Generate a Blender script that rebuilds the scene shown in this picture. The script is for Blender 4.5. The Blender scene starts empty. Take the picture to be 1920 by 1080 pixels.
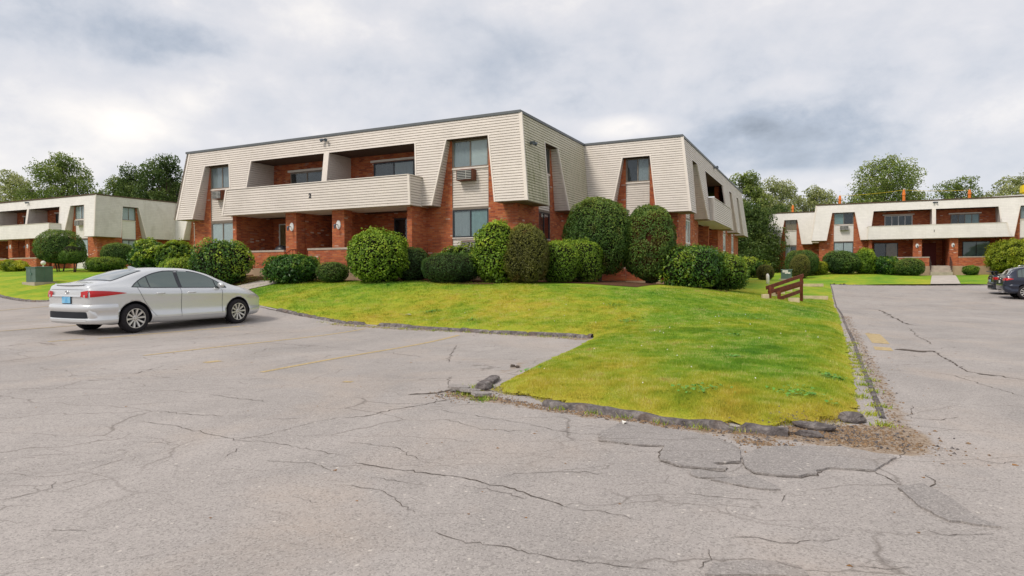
import bpy, bmesh, math, random
import numpy as np
from mathutils import Vector, Matrix

# ---------------------------------------------------------------- camera, world, sun, exposure
scene = bpy.context.scene
COL = scene.collection
CAM_H = 1.40
PITCH = math.atan(29 / 1192.0); YAW = math.atan2(.4405, .8977); ROLL = math.radians(.15)
_r0 = Vector((math.cos(YAW), math.sin(YAW), 0)); _fh = Vector((-math.sin(YAW), math.cos(YAW), 0)); _up = Vector((0, 0, 1))
_f = _fh * math.cos(PITCH) - _up * math.sin(PITCH); _u0 = _up * math.cos(PITCH) + _fh * math.sin(PITCH)
_r = _r0 * math.cos(ROLL) - _u0 * math.sin(ROLL); _u = _u0 * math.cos(ROLL) + _r0 * math.sin(ROLL)
cam_data = bpy.data.cameras.new('camera')
cam_data.sensor_width = 36.0
cam_data.lens = 36.0 * 1192 / 1920
cam_data.clip_start = 0.05; cam_data.clip_end = 3000
cam = bpy.data.objects.new('camera', cam_data); COL.objects.link(cam)
cam.matrix_world = Matrix(((_r.x, _u.x, -_f.x, 0), (_r.y, _u.y, -_f.y, 0), (_r.z, _u.z, -_f.z, CAM_H), (0, 0, 0, 1)))
scene.camera = cam

SUN_EL = math.radians(50); SUN_AZ = math.radians(205)      # compass-like: direction the light comes from, measured from +Y clockwise
SKY_GAIN = 1.0
world = bpy.data.worlds.new('World'); scene.world = world; world.use_nodes = True
wn = world.node_tree; wn.nodes.clear()
def W(t, **k):
    n = wn.nodes.new(t)
    for a, b in k.items(): setattr(n, a, b)
    return n
w_out = W('ShaderNodeOutputWorld'); w_mix = W('ShaderNodeMixShader')
w_sky = W('ShaderNodeTexSky', sky_type='NISHITA', sun_disc=False)
w_sky.sun_elevation = SUN_EL; w_sky.sun_rotation = SUN_AZ
w_bg1 = W('ShaderNodeBackground'); w_bg1.inputs[1].default_value = .12
w_bg2 = W('ShaderNodeBackground'); w_bg2.inputs[1].default_value = .80 * SKY_GAIN
wn.links.new(w_sky.outputs[0], w_bg1.inputs[0])
tc = W('ShaderNodeTexCoord')
def wmath(op, a, b=None, c=None, clamp=False):
    n = W('ShaderNodeMath', operation=op); n.use_clamp = clamp
    for i, v in enumerate((a, b, c)):
        if v is None: continue
        if isinstance(v, (int, float)): n.inputs[i].default_value = v
        else: wn.links.new(v, n.inputs[i])
    return n.outputs[0]
sep = W('ShaderNodeSeparateXYZ'); wn.links.new(tc.outputs['Generated'], sep.inputs[0])
comb = W('ShaderNodeCombineXYZ')
wn.links.new(sep.outputs[0], comb.inputs[0]); wn.links.new(sep.outputs[1], comb.inputs[1]); wn.links.new(wmath('MULTIPLY', wmath('POWER', wmath('ABSOLUTE', sep.outputs[2]), .9), 1.5), comb.inputs[2])
def wnoise(scale, detail, rough, dist=0.0, off=(0, 0, 0), sc=(1, 1, 1)):
    m = W('ShaderNodeMapping'); m.inputs['Location'].default_value = off; m.inputs['Scale'].default_value = sc
    wn.links.new(comb.outputs[0], m.inputs[0])
    n = W('ShaderNodeTexNoise'); n.inputs['Scale'].default_value = scale; n.inputs['Detail'].default_value = detail
    n.inputs['Roughness'].default_value = rough; n.inputs['Distortion'].default_value = dist
    wn.links.new(m.outputs[0], n.inputs['Vector']); return n.outputs[0]
n_big = wnoise(2.2, 6, .55, .10, (3.1, 1.7, 0.4))
n_mid = wnoise(5.6, 10, .60, .12, (7.1, 4.2, 1.3))
n_fin = wnoise(17, 6, .62, .1, (1.1, 9.2, 2.0))
def px_dir(px, py):
    return (_f + _r * ((px - 960) / 1192.0) - _u * ((py - 540) / 1192.0)).normalized()
def blob(px, py, wx, wy, soft=1.0, warp=.5):
    """cloud mass in the direction seen at px,py: elliptical falloff warped by noise, in sky directions"""
    d = px_dir(px, py); az = Vector((d.y, -d.x, 0)).normalized(); el = d.cross(az).normalized()
    def dot(v):
        n = W('ShaderNodeVectorMath', operation='DOT_PRODUCT'); wn.links.new(tc.outputs['Generated'], n.inputs[0]); n.inputs[1].default_value = v; return n.outputs['Value']
    a = wmath('DIVIDE', dot(az), wx / 1192.0); b = wmath('DIVIDE', dot(el), wy / 1192.0)
    r2 = wmath('ADD', wmath('MULTIPLY', a, a), wmath('MULTIPLY', b, b))
    r2 = wmath('ADD', r2, wmath('MULTIPLY', wmath('SUBTRACT', n_mid, .5), 3.2 * warp))
    g = wmath('SUBTRACT', 1.0, r2, clamp=True)
    front = wmath('GREATER_THAN', dot(d), 0.3)
    s = wmath('MULTIPLY', wmath('SMOOTH_MIN', g, 1.0, .1), front)
    return s
tone = wmath('ADD', wmath('MULTIPLY', wmath('SUBTRACT', n_big, .5), .75), wmath('MULTIPLY', wmath('SUBTRACT', n_mid, .5), .78))
tone = wmath('ADD', tone, wmath('MULTIPLY', wmath('SUBTRACT', n_fin, .5), .12))
bil = wmath('SUBTRACT', 1.0, wmath('ABSOLUTE', wmath('MULTIPLY', wmath('SUBTRACT', wnoise(4.2, 7, .5, .08, (2, 8, 5)), .5), 5.0)), clamp=True)
tone = wmath('SUBTRACT', tone, wmath('MULTIPLY', wmath('SUBTRACT', bil, .45), .17))
tone = wmath('ADD', tone, .635)
for (px, py, wx, wy, amt) in ((190, 40, 230, 62, -.24), (350, 70, 100, 30, -.16), (1500, 275, 260, 70, -.26), (1350, 200, 150, 60, -.12), (1640, 130, 230, 60, -.12), (1620, 200, 200, 60, -.12), (880, 120, 260, 90, -.10),
                              (330, 215, 200, 60, .14), (90, 240, 220, 80, .13), (1170, 240, 120, 28, .30), (1500, 160, 90, 26, .16), (680, 70, 240, 50, .12), (1420, 350, 260, 30, .22), (1050, 200, 80, 30, -.15), (480, 210, 90, 50, -.14)):
    tone = wmath('ADD', tone, wmath('MULTIPLY', blob(px, py, wx, wy), amt))
w_ramp = W('ShaderNodeValToRGB'); cr = w_ramp.color_ramp
cr.elements[0].position = 0.0; cr.elements[0].color = (.26, .29, .34, 1)
cr.elements[1].position = 1.0; cr.elements[1].color = (1.02, .94, .86, 1)
for p, c in ((.25, (.40, .44, .51, 1)), (.48, (.565, .58, .625, 1)), (.66, (.655, .65, .675, 1)), (.82, (.80, .77, .75, 1))):
    e = cr.elements.new(p); e.color = c
wn.links.new(tone, w_ramp.inputs[0]); wn.links.new(w_ramp.outputs[0], w_bg2.inputs[0])
w_mix.inputs[0].default_value = .94
wn.links.new(w_bg1.outputs[0], w_mix.inputs[1]); wn.links.new(w_bg2.outputs[0], w_mix.inputs[2]); wn.links.new(w_mix.outputs[0], w_out.inputs[0])

sun_data = bpy.data.lights.new('sun', 'SUN'); sun_data.energy = 1.5; sun_data.angle = math.radians(14); sun_data.color = (1.0, .93, .83)
sun = bpy.data.objects.new('sun', sun_data); COL.objects.link(sun)
_sd = Vector((math.sin(SUN_AZ) * math.cos(SUN_EL), math.cos(SUN_AZ) * math.cos(SUN_EL), math.sin(SUN_EL)))
sun.rotation_euler = _sd.to_track_quat('Z', 'Y').to_euler(); sun.location = (0, 0, 30)
vs = scene.view_settings
vs.view_transform = 'Standard'; vs.look = 'None'; vs.gamma = 1; vs.exposure = 0.62; vs.use_curve_mapping = False
scene.cycles.max_bounces = 6; scene.cycles.transparent_max_bounces = 8

rng = np.random.default_rng(7); random.seed(7)

# ---------------------------------------------------------------- terrain height
TP = np.array([(-38.41, 17.91, 0.11), (-34.41, 18.2, 0.06), (-23.45, 16.34, 0.09), (-42.01, 21.71, 0.87), (-57.41, 27.53, 1.59), (-52.41, 31.09, 1.7), (-46.86, 32.7, 1.81), (-23.71, 19.0, 0.97), (-20.85, 18.73, 0.95), (-18.77, 18.97, 0.96), (-15.65, 19.72, 0.98), (-12.67, 20.74, 0.98), (-9.85, 21.9, 0.96), (-7.84, 23.44, 0.94), (-3.09, 28.0, 0.46), (-4.7, 26.1, 0.7), (-5.93, 24.94, 0.84), (-5.32, 20.22, 0.75), (-3.08, 21.88, 0.52), (-2.57, 34.38, 0.13), (-0.92, 32.41, 0.0), (-3.69, 48.32, 0.64), (-4.34, 59.13, 0.74), (-2.62, 56.64, 0.69), (-0.22, 64.5, 1.13), (3.28, 66.21, 1.22), (6.66, 66.76, 0.97), (11.95, 63.78, 1.04), (8.91, 65.64, 0.93), (0.26, 52.48, 0.43), (5.38, 53.88, 0.44), (11.05, 52.76, 0.46), (13.75, 52.42, 0.45), (8.6, 42.09, -0.1), (3.98, 39.83, -0.11), (1.88, 37.68, -0.06), (-4.51, 42.34, 0.56), (-14.2, 9.3, 0.04), (-14.2, 12.1, 0.06), (-13.0, 13.7, 0.04), (-9.0, 13.5, 0.02), (-4.4, 13.1, 0.0), (-22.0, 14.5, 0.08), (-30.0, 14.0, 0.08), (-45.0, 12.0, 0.05), (-60.0, 15.0, 0.2), (-3.5, 9.0, 0.0), (-3.5, 6.0, 0.0), (-1.5, 9.0, 0.06), (-1.5, 14.0, 0.12), (-7.0, 15.5, 0.25), (-12.0, 16.0, 0.3), (0.4, 6.0, 0.0), (0.6, 12.0, 0.0), (0.6, 18.0, -0.01), (0.6, 25.0, -0.02), (8.0, 12.0, 0.0), (8.0, 25.0, -0.06), (20.0, 20.0, -0.1), (20.0, 5.0, 0.0), (35.0, 30.0, -0.1), (35.0, 5.0, 0.0), (20.0, 40.0, -0.15), (-40.0, 0.0, 0.0), (-20.0, 0.0, 0.0), (0.0, -10.0, 0.0), (0.0, 0.0, 0.0), (0.0, 3.0, 0.0), (-6.0, 3.0, 0.0), (-8.0, 8.0, 0.0), (20.0, -10.0, 0.0), (-40.0, -10.0, 0.0), (-12.0, 6.0, 0.0), (-20.0, 8.0, 0.02), (5.0, 5.0, 0.0), (-60.0, 0.0, 0.0), (40.0, -10.0, 0.0), (-8.0, 28.0, 0.75), (-20.0, 35.0, 1.2), (-50.0, 45.0, 1.7), (-90.0, 60.0, 2.2), (-10.0, 70.0, 1.1), (20.0, 80.0, 1.1), (60.0, 70.0, 1.1), (0.0, 110.0, 1.0), (-60.0, 110.0, 2.0), (80.0, 110.0, 1.0), (-4.0, 45.0, 0.6), (-100.0, 30.0, 1.5), (-100.0, 0.0, 0.5), (-14.4, 18.3, 0.93), (-12.0, 19.5, 0.94), (-9.2, 20.0, 0.92), (-18.3, 18.2, 0.9), (-22.0, 18.1, 0.88), (-8.2, 22.7, 0.92), (-0.8, 31.0, -0.08), (-2.4, 31.0, 0.05), (-6.0, 24.6, 0.85)])
def _tps(d): return np.where(d > 0, d * d * np.log(np.maximum(d, 1e-9)), 0)
_n = len(TP)
_K = _tps(np.hypot(TP[:, None, 0] - TP[None, :, 0], TP[:, None, 1] - TP[None, :, 1])) + np.eye(_n) * .5
_P = np.c_[np.ones(_n), TP[:, :2]]
_w = np.linalg.solve(np.block([[_K, _P], [_P.T, np.zeros((3, 3))]]), np.r_[TP[:, 2], 0, 0, 0])
def H(x, y):
    x = np.atleast_1d(np.asarray(x, float)); y = np.atleast_1d(np.asarray(y, float))
    # beyond the surveyed area the ground levels out
    xc = np.clip(x, -105, 90); yc = np.clip(y, -12, 120)
    out = np.empty(len(x))
    for i in range(0, len(x), 40000):
        a, b = xc[i:i + 40000], yc[i:i + 40000]
        d = np.hypot(a[:, None] - TP[None, :, 0], b[:, None] - TP[None, :, 1])
        out[i:i + 40000] = _tps(d) @ _w[:_n] + _w[_n] + _w[_n + 1] * a + _w[_n + 2] * b
    return out
def h1(x, y): return float(H(x, y)[0])

# lawn outline
_YB = np.array([(-110, 24), (-60, 20.5), (-39.6, 18.4), (-33, 17.5), (-16.4, 14.7), (-12.2, 13.85), (-9, 13.4), (-4.45, 13.15), (-3.6, 13.15)])
_XL = np.array([(6.0, -3.35), (6.5, -3.55), (9, -3.9), (13.2, -4.45)])
def YB(x): return np.interp(x, _YB[:, 0], _YB[:, 1])
def XL(y): return np.interp(y, _XL[:, 0], _XL[:, 1])
LOT_Y = 53.0; LX = .42; LY = 6.0
def near_edge(x): return np.interp(x, [-3.6, -2.5, -1.0, -.4, 0, .45], [6.55, 6.22, 6.0, 6.08, 6.42, 6.8])
def RE(y): return np.interp(y, [6, 10, 18], [-.13, -.05, 0])      # offset of the lawn's right edge

# ---------------------------------------------------------------- helpers
def tag(o, label=None, cat=None, group=None, kind=None):
    if label: o['label'] = label
    if cat: o['category'] = cat
    if group: o['group'] = group
    if kind: o['kind'] = kind
    return o
def empty(name, loc, label, cat, group=None, rz=0.0):
    o = bpy.data.objects.new(name, None); COL.objects.link(o); o.location = loc; o.rotation_euler = (0, 0, rz)
    o.empty_display_size = .3
    return tag(o, label, cat, group)
class MB:
    def __init__(s): s.v = []; s.f = []; s.m = []
    def face(s, pts, m=0):
        i = len(s.v); s.v += [tuple(p) for p in pts]; s.f.append(tuple(range(i, i + len(pts)))); s.m.append(m)
    def box(s, x0, x1, y0, y1, z0, z1, m=0):
        i = len(s.v)
        s.v += [(x0, y0, z0), (x1, y0, z0), (x1, y1, z0), (x0, y1, z0), (x0, y0, z1), (x1, y0, z1), (x1, y1, z1), (x0, y1, z1)]
        for f in ((0, 3, 2, 1), (4, 5, 6, 7), (0, 1, 5, 4), (1, 2, 6, 5), (2, 3, 7, 6), (3, 0, 4, 7)):
            s.f.append(tuple(i + k for k in f)); s.m.append(m)
    def hexa(s, pts, m=0):
        i = len(s.v); s.v += [tuple(p) for p in pts]
        for f in ((0, 3, 2, 1), (4, 5, 6, 7), (0, 1, 5, 4), (1, 2, 6, 5), (2, 3, 7, 6), (3, 0, 4, 7)):
            s.f.append(tuple(i + k for k in f)); s.m.append(m)
    def bar(s, a, b, w, h=None, m=0):
        """square bar from a to b"""
        h = h or w; a = Vector(a); b = Vector(b); d = (b - a).normalized()
        ref = Vector((0, 0, 1)) if abs(d.z) < .9 else Vector((1, 0, 0))
        x = d.cross(ref).normalized() * (w / 2); y = x.cross(d).normalized() * (h / 2)
        s.hexa([a - x - y, a + x - y, a + x + y, a - x + y, b - x - y, b + x - y, b + x + y, b - x + y], m)
    def tube(s, pts, rad, n=8, m=0, cap=True):
        """tube through pts with a radius each"""
        pts = [Vector(p) for p in pts]
        if not hasattr(rad, '__len__'): rad = [rad] * len(pts)
        base = len(s.v)
        for k, p in enumerate(pts):
            d = (pts[min(k + 1, len(pts) - 1)] - pts[max(k - 1, 0)]).normalized()
            ref = Vector((0, 0, 1)) if abs(d.z) < .9 else Vector((1, 0, 0))
            x = d.cross(ref).normalized(); y = x.cross(d).normalized()
            for j in range(n):
                a = 2 * math.pi * j / n
                s.v.append(tuple(p + (x * math.cos(a) + y * math.sin(a)) * rad[k]))
        for k in range(len(pts) - 1):
            for j in range(n):
                a = base + k * n + j; b = base + k * n + (j + 1) % n
                s.f.append((a, b, b + n, a + n)); s.m.append(m)
        if cap:
            s.f.append(tuple(base + j for j in range(n))); s.m.append(m)
            s.f.append(tuple(base + (len(pts) - 1) * n + j for j in range(n))[::-1]); s.m.append(m)
    def lathe(s, c, axis, prof, n=24, m=0, closed=False):
        """profile of (radius, along) about axis through c"""
        axis = Vector(axis).normalized(); c = Vector(c)
        ref = Vector((0, 0, 1)) if abs(axis.z) < .9 else Vector((1, 0, 0))
        x = axis.cross(ref).normalized(); y = x.cross(axis).normalized(); base = len(s.v)
        for (r, t) in prof:
            for j in range(n):
                a = 2 * math.pi * j / n
                s.v.append(tuple(c + axis * t + (x * math.cos(a) + y * math.sin(a)) * r))
        K = len(prof)
        for k in range(K if closed else K - 1):
            for j in range(n):
                a = base + k * n + j; b = base + k * n + (j + 1) % n
                a2 = base + ((k + 1) % K) * n + j; b2 = base + ((k + 1) % K) * n + (j + 1) % n
                s.f.append((a, b, b2, a2)); s.m.append(m)
    def sphere(s, c, r, n=12, m=0, sc=(1, 1, 1)):
        base = len(s.v); K = n // 2
        for k in range(K + 1):
            th = math.pi * k / K
            for j in range(n):
                a = 2 * math.pi * j / n
                s.v.append((c[0] + r * sc[0] * math.sin(th) * math.cos(a), c[1] + r * sc[1] * math.sin(th) * math.sin(a), c[2] + r * sc[2] * math.cos(th)))
        for k in range(K):
            for j in range(n):
                a = base + k * n + j; b = base + k * n + (j + 1) % n
                s.f.append((a, a + n, b + n, b)); s.m.append(m)
    def build(s, name, mats, parent=None, org=(0, 0, 0), tf=None, smooth=False, fixn=True, loc=None, bevel=0):
        V = s.v
        if tf: V = [tf(p) for p in V]
        V = [(p[0] - org[0], p[1] - org[1], p[2] - org[2]) for p in V]
        me = bpy.data.meshes.new(name); me.from_pydata(V, [], s.f)
        if not isinstance(mats, (list, tuple)): mats = [mats]
        for mt in mats: me.materials.append(mt)
        me.polygons.foreach_set('material_index', s.m)
        if fixn or bevel:
            bm = bmesh.new(); bm.from_mesh(me)
            bmesh.ops.remove_doubles(bm, verts=bm.verts, dist=.0001)
            bmesh.ops.recalc_face_normals(bm, faces=bm.faces)
            if bevel: bmesh.ops.bevel(bm, geom=[e for e in bm.edges], offset=bevel, segments=2, affect='EDGES', clamp_overlap=True)
            bm.to_mesh(me); bm.free()
        if smooth: me.polygons.foreach_set('use_smooth', [True] * len(me.polygons))
        o = bpy.data.objects.new(name, me); COL.objects.link(o)
        if parent: o.parent = parent
        if loc: o.location = loc
        return o
def np_mesh(name, V, F, mats, parent=None, attrs=None, midx=None, smooth=False, loc=None):
    """mesh from numpy arrays; F is (n,4) or (n,3)"""
    me = bpy.data.meshes.new(name); V = np.asarray(V, np.float32); F = np.asarray(F, np.int32)
    k = F.shape[1]
    me.vertices.add(len(V)); me.vertices.foreach_set('co', V.ravel())
    me.loops.add(F.size); me.loops.foreach_set('vertex_index', F.ravel())
    me.polygons.add(len(F)); me.polygons.foreach_set('loop_start', np.arange(0, F.size, k, dtype=np.int32))
    if not isinstance(mats, (list, tuple)): mats = [mats]
    for m in mats: me.materials.append(m)
    if midx is not None: me.polygons.foreach_set('material_index', np.asarray(midx, np.int32))
    if smooth: me.polygons.foreach_set('use_smooth', np.ones(len(F), bool))
    for an, av in (attrs or {}).items():
        a = me.attributes.new(an, 'FLOAT', 'POINT'); a.data.foreach_set('value', np.asarray(av, np.float32))
    me.update(calc_edges=True)
    o = bpy.data.objects.new(name, me); COL.objects.link(o)
    if parent: o.parent = parent
    if loc is not None: o.location = loc
    return o

# ---------------------------------------------------------------- materials
class M:
    def __init__(s, name, rough=.7, spec=.3, metal=0.0):
        s.mat = bpy.data.materials.new(name); s.mat.use_nodes = True; s.t = s.mat.node_tree; s.t.nodes.clear()
        s.out = s.n('ShaderNodeOutputMaterial'); s.b = s.n('ShaderNodeBsdfPrincipled')
        s.l(s.b.outputs[0], s.out.inputs[0])
        s.b.inputs['Roughness'].default_value = rough; s.b.inputs['Specular IOR Level'].default_value = spec; s.b.inputs['Metallic'].default_value = metal
        s.g = None
    def n(s, t, **k):
        x = s.t.nodes.new(t)
        for a, b in k.items(): setattr(x, a, b)
        return x
    def l(s, a, b): s.t.links.new(a, b)
    def pos(s):
        if not s.g: s.g = s.n('ShaderNodeNewGeometry')
        return s.g.outputs['Position']
    def obj(s): return s.n('ShaderNodeTexCoord').outputs['Object']
    def math(s, op, a, b=None, c=None, clamp=False):
        x = s.n('ShaderNodeMath', operation=op); x.use_clamp = clamp
        for i, v in enumerate((a, b, c)):
            if v is None: continue
            if isinstance(v, (int, float)): x.inputs[i].default_value = v
            else: s.l(v, x.inputs[i])
        return x.outputs[0]
    def noise(s, scale, detail=4, rough=.55, dist=0, vec=None, sc=None, off=None):
        v = vec if vec is not None else s.pos()
        if sc or off:
            m = s.n('ShaderNodeMapping'); m.inputs['Scale'].default_value = sc or (1, 1, 1); m.inputs['Location'].default_value = off or (0, 0, 0)
            s.l(v, m.inputs[0]); v = m.outputs[0]
        x = s.n('ShaderNodeTexNoise'); s.l(v, x.inputs['Vector'])
        for a, b in (('Scale', scale), ('Detail', detail), ('Roughness', rough), ('Distortion', dist)): x.inputs[a].default_value = b
        return x.outputs[0]
    def ramp(s, fac, stops, interp='LINEAR'):
        x = s.n('ShaderNodeValToRGB'); c = x.color_ramp; c.interpolation = interp
        c.elements[0].position = stops[0][0]; c.elements[0].color = (*stops[0][1], 1)
        c.elements[1].position = stops[-1][0]; c.elements[1].color = (*stops[-1][1], 1)
        for p, col in stops[1:-1]: c.elements.new(p).color = (*col, 1)
        s.l(fac, x.inputs[0]); return x.outputs[0]
    def map(s, v, a, b, c=0.0, d=1.0):
        x = s.n('ShaderNodeMapRange'); s.l(v, x.inputs[0])
        for i, k in enumerate((a, b, c, d)): x.inputs[i + 1].default_value = k
        return x.outputs[0]
    def mix(s, fac, a, b, mode='MIX'):
        x = s.n('ShaderNodeMix', data_type='RGBA', blend_type=mode)
        for i, v in ((0, fac), (6, a), (7, b)):
            if isinstance(v, (int, float)): x.inputs[i].default_value = v
            elif isinstance(v, tuple): x.inputs[i].default_value = (*v, 1)
            else: s.l(v, x.inputs[i])
        return x.outputs[2]
    def color(s, c):
        if isinstance(c, tuple): s.b.inputs['Base Color'].default_value = (*c, 1)
        else: s.l(c, s.b.inputs['Base Color'])
    def bump(s, h, dist=.01, strength=1.0):
        x = s.n('ShaderNodeBump'); x.inputs['Strength'].default_value = strength; x.inputs['Distance'].default_value = dist
        s.l(h, x.inputs['Height']); s.l(x.outputs[0], s.b.inputs['Normal'])
    def attr(s, name):
        x = s.n('ShaderNodeAttribute'); x.attribute_name = name; return x.outputs['Fac']

def plain(name, col, rough=.6, spec=.3, metal=0.0, var=.12, scale=6.0):
    m = M(name, rough, spec, metal)
    n = m.noise(scale, 4)
    lo = tuple(c * (1 - var) for c in col); hi = tuple(min(1, c * (1 + var)) for c in col)
    m.color(m.ramp(n, [(.3, lo), (.7, hi)])); return m.mat

def brick_mat(name, gain=1.0, palette=None):
    m = M(name, .85, .2)
    sp = m.n('ShaderNodeSeparateXYZ'); m.l(m.pos(), sp.inputs[0])
    s = m.math('ADD', sp.outputs[0], sp.outputs[1]); z = sp.outputs[2]
    rv = m.math('DIVIDE', z, .0677); row = m.math('FLOOR', rv); fr = m.math('FRACT', rv)
    cv = m.math('ADD', m.math('DIVIDE', s, .215), m.math('MULTIPLY', m.math('MODULO', m.math('ABSOLUTE', row), 2.0), .5))
    col = m.math('FLOOR', cv); fc = m.math('FRACT', cv)
    cx = m.n('ShaderNodeCombineXYZ'); m.l(row, cx.inputs[0]); m.l(col, cx.inputs[1])
    wn_ = m.n('ShaderNodeTexWhiteNoise', noise_dimensions='2D'); m.l(cx.outputs[0], wn_.inputs['Vector'])
    pal = palette or [(0, (.20, .030, .012)), (.15, (.30, .048, .016)), (.42, (.40, .072, .020)), (.7, (.47, .105, .028)), (.93, (.52, .16, .05)), (.965, (.42, .16, .09)), (.985, (.34, .15, .12)), (.99, (.62, .44, .36)), (1, (.70, .52, .44))]
    c = m.ramp(wn_.outputs[0], [(p, tuple(k * gain for k in q)) for p, q in pal], 'CONSTANT' if False else 'LINEAR')
    big = m.noise(.8, 3)
    c = m.mix(m.map(big, .35, .7, 0, .35), c, (.55 * gain, .17 * gain, .045 * gain))
    fine = m.noise(60, 3)
    c = m.mix(.35, c, m.ramp(fine, [(.3, (.25, .25, .25)), (.7, (.9, .9, .9))]), 'OVERLAY')
    c = m.mix(.14, c, (.42 * gain, .24 * gain, .17 * gain))
    mort = m.math('MAXIMUM', m.math('LESS_THAN', fr, .15), m.math('LESS_THAN', fc, .05))
    c = m.mix(m.math('MULTIPLY', mort, .8), c, (.34 * gain, .19 * gain, .13 * gain))
    m.color(c); m.bump(m.math('SUBTRACT', 1.0, mort), .006, .6)
    return m.mat
def siding_mat(name, col, dirty=0.0, streak=0.0, course=False):
    m = M(name, .55, .3)
    n = m.noise(.9, 4); n2 = m.noise(14, 4, sc=(1, 1, .3))
    c = m.ramp(n, [(.3, tuple(k * .93 for k in col)), (.7, tuple(min(1, k * 1.04) for k in col))])
    c = m.mix(m.map(n2, .45, .8, 0, .30), c, tuple(k * .78 for k in col)); n4 = m.noise(5, 5, .7, 0, sc=(1, 1, .12), off=(9, 2, 0)); c = m.mix(m.map(n4, .52, .75, 0, .30), c, (col[0] * .74, col[1] * .72, col[2] * .66))
    if course:     # weathered painted shingles: courses and single boards just show
        sp = m.n('ShaderNodeSeparateXYZ'); m.l(m.pos(), sp.inputs[0]); z = m.math('DIVIDE', sp.outputs[2], .14)
        row = m.math('FLOOR', z); s = m.math('ADD', m.math('DIVIDE', m.math('ADD', sp.outputs[0], sp.outputs[1]), .3), m.math('MULTIPLY', row, .37))
        cx = m.n('ShaderNodeCombineXYZ'); m.l(row, cx.inputs[0]); m.l(m.math('FLOOR', s), cx.inputs[1])
        w_ = m.n('ShaderNodeTexWhiteNoise', noise_dimensions='2D'); m.l(cx.outputs[0], w_.inputs['Vector'])
        c = m.mix(m.math('MULTIPLY', w_.outputs[0], .22), c, tuple(k * .72 for k in col))
        c = m.mix(m.math('MULTIPLY', m.math('LESS_THAN', m.math('FRACT', z), .13), .3), c, tuple(k * .5 for k in col))
    if dirty:
        d = m.noise(1.3, 6, .7, .6, sc=(1, 1, .5)); c = m.mix(m.map(d, .48, .75, 0, dirty), c, (.30, .25, .17))
    if streak:     # algae streaks hanging below the flood light, stronger on the laps' lower edges
        a = m.noise(3.2, 5, .65, .2, sc=(1, 2.2, .28)); b = m.noise(9, 4, .6, 0, sc=(1, 1, .6), off=(3, 1, 0))
        f = m.math('MULTIPLY', m.map(a, .40, .68, 0, 1), m.map(b, .3, .6, .4, 1))
        sp = m.n('ShaderNodeSeparateXYZ'); m.l(m.pos(), sp.inputs[0])
        f = m.math('MULTIPLY', f, m.map(sp.outputs[2], 7.2, 5.9, .15, 1))
        f = m.math('MULTIPLY', f, m.map(sp.outputs[1], 25.0, 22.6, .45, 1))
        c = m.mix(m.math('MULTIPLY', f, streak), c, (.17, .18, .055))
        c = m.mix(.25 * streak, c, (.45, .44, .28))
    m.color(c); return m.mat
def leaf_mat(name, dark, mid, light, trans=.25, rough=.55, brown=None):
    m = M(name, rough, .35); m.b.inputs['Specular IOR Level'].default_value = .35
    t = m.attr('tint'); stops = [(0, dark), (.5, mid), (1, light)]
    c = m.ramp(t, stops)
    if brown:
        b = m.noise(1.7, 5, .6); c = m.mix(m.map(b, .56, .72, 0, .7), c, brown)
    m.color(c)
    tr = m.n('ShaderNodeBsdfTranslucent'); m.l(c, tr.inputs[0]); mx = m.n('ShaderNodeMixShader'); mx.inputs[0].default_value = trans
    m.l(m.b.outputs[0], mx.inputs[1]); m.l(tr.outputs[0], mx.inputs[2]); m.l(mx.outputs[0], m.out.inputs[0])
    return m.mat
def glass_mat(name, tint=(.84, .88, .88), see=.6):
    m = M(name, .03, .5); m.color(tint)
    gl = m.n('ShaderNodeBsdfGlossy'); gl.inputs['Roughness'].default_value = .03; gl.inputs[0].default_value = (.9, .93, .95, 1)
    tp = m.n('ShaderNodeBsdfTransparent'); tp.inputs[0].default_value = (*tint, 1)
    fr = m.n('ShaderNodeLayerWeight'); fr.inputs[0].default_value = .5; fc = m.math('POWER', fr.outputs['Facing'], 3.5)
    mx = m.n('ShaderNodeMixShader'); m.l(m.math('ADD', m.math('MULTIPLY', fc, .6), .045, clamp=True), mx.inputs[0])
    m.l(tp.outputs[0], mx.inputs[1]); m.l(gl.outputs[0], mx.inputs[2]); m.l(mx.outputs[0], m.out.inputs[0])
    return m.mat

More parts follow.
